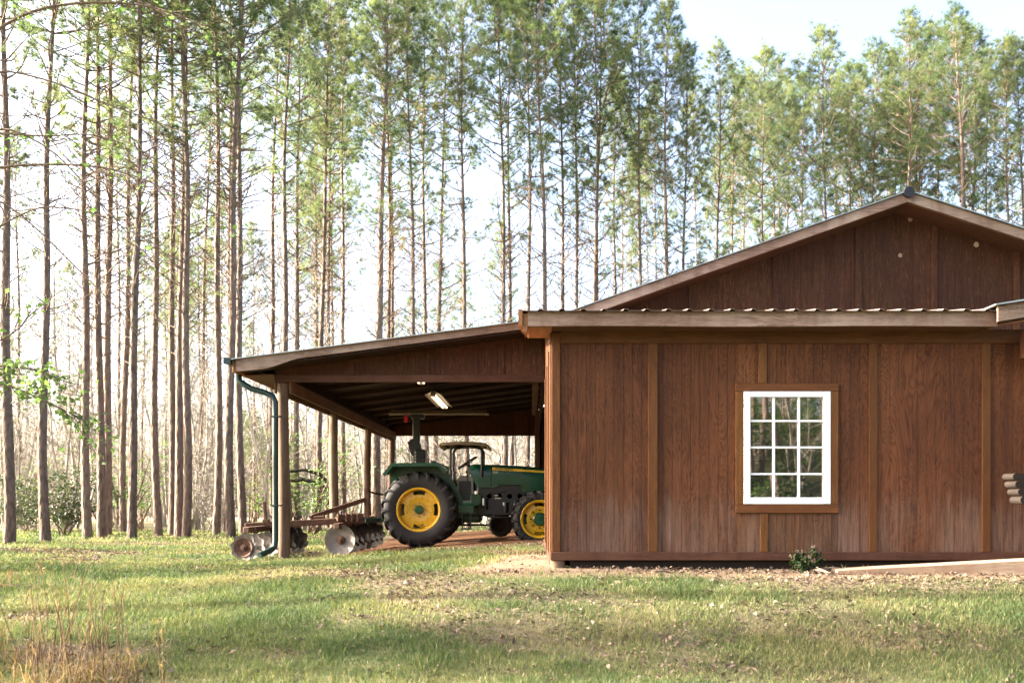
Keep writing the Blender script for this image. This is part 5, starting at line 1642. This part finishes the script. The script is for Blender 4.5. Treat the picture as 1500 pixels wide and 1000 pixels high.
# ------------------------------------------------------------------ lawn
def inside_building(x, y):
    return ((x > XW - 0.05) & (y > FY - 0.02) & (y < 25.6)) | ((x > -4.0) & (x < 0.3) & (y > 15.2) & (y < 25.0))
def lawn_points(n_, ymin, ymax):
    # uniform over the visible wedge between two depths
    y = np.sqrt(ymin ** 2 + (ymax ** 2 - ymin ** 2) * rng.random(n_))
    px = -420 + 2250 * rng.random(n_)
    x = y * (px - CX) / F
    return x, y
def blades(n_, ymin, ymax, h0, w0):
    x, y = lawn_points(n_, ymin, ymax)
    dm = dirt_mask(x, y); lm = litter_mask(x, y)
    patch = np.clip(0.5 + 1.5 * (vnoise(x, y, 0.38, 91, 4) - 0.5), 0, 1)
    keep = rng.random(n_) < np.clip((1 - dm * 1.05) * (1 - 0.48 * lm) * (0.55 + 1.0 * patch), 0.03, 1)
    keep &= ~inside_building(x, y)
    x, y, lm, patch, dm = x[keep], y[keep], lm[keep], patch[keep], dm[keep]
    n_ = len(x)
    z = ground_z(x, y)
    hgt = h0 * (0.45 + 0.9 * rng.random(n_)) * (0.6 + 0.9 * patch) * (1 - 0.35 * lm)
    a = rng.random(n_) * 6.28
    lean = (0.25 + 0.55 * rng.random(n_)) * hgt
    dx, dy = np.cos(a), np.sin(a)
    b_ = rng.random(n_) * 6.28
    sx, sy = np.cos(b_), np.sin(b_)
    w = w0 * (0.6 + 0.8 * rng.random(n_))
    base = np.stack([x, y, z - 0.005], 1); sd = np.stack([sx * w / 2, sy * w / 2, np.zeros(n_)], 1)
    mid = base + np.stack([dx * lean * 0.35, dy * lean * 0.35, hgt * 0.6], 1)
    tip = base + np.stack([dx * lean, dy * lean, hgt], 1)
    v = np.stack([base - sd, base + sd, mid + sd * 0.75, mid - sd * 0.75, tip], 1).reshape(-1, 3)
    i = np.arange(n_) * 5
    q = np.stack([i, i + 1, i + 2, i + 3], 1); t = np.stack([i + 3, i + 2, i + 4], 1)
    dry = vnoise(x, y, 1.1, 64, 3)
    tint = np.clip(0.36 + 0.9 * (dry - 0.42) + 0.22 * rng.normal(size=n_) + 0.25 * lm + 0.35 * dm, 0, 1)
    return v, t, q, np.repeat(tint, 5)
VS, TS, QS, AS = [], [], [], []; off = 0
for n_, y0, y1, h0, w0 in ((285000, 4.6, 9.0, 0.046, 0.0050), (205000, 9.0, 14.0, 0.052, 0.0075), (103000, 14.0, 20.0, 0.058, 0.012), (62000, 20.0, 30.0, 0.07, 0.022)):
    v, t, q, a_ = blades(n_, y0, y1, h0, w0)
    VS.append(v); TS.append(t + off); QS.append(q + off); AS.append(a_); off += len(v)
link("grass", make_mesh("grass", np.concatenate(VS), np.concatenate(TS), np.concatenate(QS), False, {"tint": np.concatenate(AS)}), M['grass'], None, "stuff")

# dead leaves
x, y = lawn_points(150000, 4.6, 17.0)
lm = litter_mask(x, y); dm = dirt_mask(x, y)
strip = np.exp(-((y - 8.75) / 0.25) ** 2) * (x > 0.5)
keep = (rng.random(len(x)) < np.clip(0.06 + 0.75 * lm + 0.06 * dm + 0.7 * strip, 0, 1)) & ~inside_building(x, y)
x, y = x[keep], y[keep]; n_ = len(x)
cen = np.stack([x, y, ground_z(x, y) + 0.008 + 0.02 * rng.random(n_)], 1)
a = rng.random(n_) * 6.28
d = np.stack([np.cos(a), np.sin(a), 0.35 * rng.normal(size=n_)], 1); s = np.stack([-np.sin(a), np.cos(a), 0.5 * rng.normal(size=n_)], 1)
L = (0.010 + 0.022 * rng.random((n_, 1)) ** 2)
curl = np.array([[0, 0, 1.0]]) * L * (0.2 + 0.4 * rng.random((n_, 1)))
v = np.stack([cen - d * L, cen + s * L * 0.55 + curl, cen + d * L + curl * 0.3, cen - s * L * 0.55 + curl * 0.8], 1).reshape(-1, 3)
i = np.arange(n_) * 4
t = np.concatenate([np.stack([i, i + 1, i + 2], 1), np.stack([i, i + 2, i + 3], 1)])
link("leaf_litter", make_mesh("leaf_litter", v, t, None, False, {"tint": np.repeat(np.clip(0.5 + 0.28 * rng.normal(size=n_), 0, 1), 4)}), M['litter'], None, "stuff")

# dry weed clumps in the left foreground
def weed_clump(label, px, d, n_st, h, spread, nb):
    x0 = d * (px - CX) / F
    t = thing("dry_weed", label, "weed", (x0, d, gz(x0, d)), "dry weeds in the foreground")
    mb = MB(); tint = []
    for i in range(n_st):
        r_ = spread * rng.random() ** 0.6; a = rng.random() * 6.28
        bx_, by_ = r_ * math.cos(a), r_ * 0.6 * math.sin(a)
        H = h * (0.55 + 0.5 * rng.random())
        d0 = np.array([rng.normal(0, 0.10), rng.normal(0, 0.10), 1.0]); d0 /= np.linalg.norm(d0)
        bz = gz(x0 + bx_, d + by_) - gz(x0, d)
        pts, de = curve_path((bx_, by_, bz - 0.02), d0, H, 7, 0, 0.045)
        mb.tube(pts, np.linspace(0.0046, 0.0018, 8), 4, False); tint.append(np.full(32, 0.25 + 0.4 * rng.random()))
        # sheathing leaves along the stem
        for k_ in range(2, 7):
            if rng.random() < 0.7:
                dl = np.array([rng.normal(0, 0.35), rng.normal(0, 0.35), 1.0]); dl /= np.linalg.norm(dl)
                sd = np.cross(dl, rand_unit(1)[0]); sd /= np.linalg.norm(sd)
                L = 0.05 + 0.09 * rng.random()
                mb.add([pts[k_] - sd * 0.003, pts[k_] + sd * 0.003, pts[k_] + dl * L * 0.6 + sd * 0.003, pts[k_] + dl * L], [[0, 1, 2], [0, 2, 3]]); tint.append(np.full(4, 0.4 + 0.5 * rng.random()))
        if rng.random() < 0.5:
            for k_ in range(9):
                c = pts[-1 - int(rng.random() * 2)] + rng.normal(0, 0.012, 3); dl = de + rng.normal(0, 0.4, 3); dl /= np.linalg.norm(dl)
                sd = np.cross(dl, rand_unit(1)[0]); sd /= np.linalg.norm(sd)
                mb.add([c - sd * 0.003, c + sd * 0.003, c + dl * 0.04], [[0, 1, 2]]); tint.append(np.full(3, 0.6 + 0.4 * rng.random()))
    for i in range(nb):
        r_ = spread * 1.1 * rng.random() ** 0.6; a = rng.random() * 6.28
        bx_, by_ = r_ * math.cos(a), r_ * 0.6 * math.sin(a); bz = gz(x0 + bx_, d + by_) - gz(x0, d)
        H = h * 0.35 * (0.4 + 0.8 * rng.random())
        dl = np.array([rng.normal(0, 0.5), rng.normal(0, 0.5), 1.0]); dl /= np.linalg.norm(dl)
        sd = np.cross(dl, rand_unit(1)[0]); sd /= np.linalg.norm(sd)
        p0 = np.array([bx_, by_, bz - 0.01]); p1 = p0 + dl * H * 0.6; p2 = p1 + (dl + np.array([rng.normal(0, 0.6), rng.normal(0, 0.6), -0.5])) * H * 0.4
        mb.add([p0 - sd * 0.0028, p0 + sd * 0.0028, p1 + sd * 0.002, p1 - sd * 0.002, p2], [[3, 2, 4]], [[0, 1, 2, 3]]); tint.append(np.full(5, 0.3 + 0.7 * rng.random()))
    v, t_, q = mb.arrays()
    link("stems", make_mesh("stems", v, t_, q, False, {"tint": np.concatenate(tint)}), M['straw'], t)
weed_clump("tall clump of dry tan weed stems in the left foreground", 95, 5.9, 26, 1.0, 0.36, 260)
weed_clump("loose dry weed stems right of the tallest clump in the foreground", 150, 6.3, 10, 0.75, 0.30, 150)
weed_clump("single pair of pale dry stalks standing alone in the foreground grass", 245, 5.6, 3, 0.55, 0.05, 30)
weed_clump("thin dry stem between the weed clump and the pale stalks", 192, 6.0, 2, 0.45, 0.05, 40)
weed_clump("low tangle of dead brown stalks at the left picture edge", 10, 6.6, 16, 0.40, 0.45, 330)
weed_clump("short tan tuft of dead grass at the left edge of the lawn", 8, 9.6, 8, 0.2, 0.18, 260)
# curled red-brown leaf in the corner
p = P(16, 985, 5.9); zc = gz(p[0], 5.9)
mb = MB()
n_ = 14
an = np.arange(n_) / n_ * 2 * math.pi
rad = 0.062 * (1 + 0.28 * np.sin(an * 5))
v = [(p[0], 5.9, zc + 0.05)] + [(p[0] + 1.0 * r_ * math.cos(a_), 5.9 + r_ * 0.6 * math.sin(a_), zc + 0.055 + 0.03 * math.cos(2 * a_) + 0.02 * math.sin(a_)) for r_, a_ in zip(rad, an)]
t = [[0, 1 + i, 1 + (i + 1) % n_] for i in range(n_)]
mb.add(v, t)
tag(mb.build("curled_leaf", M['red_leaf']), "curled red-brown oak leaf in the lower left corner of the lawn", "leaf")
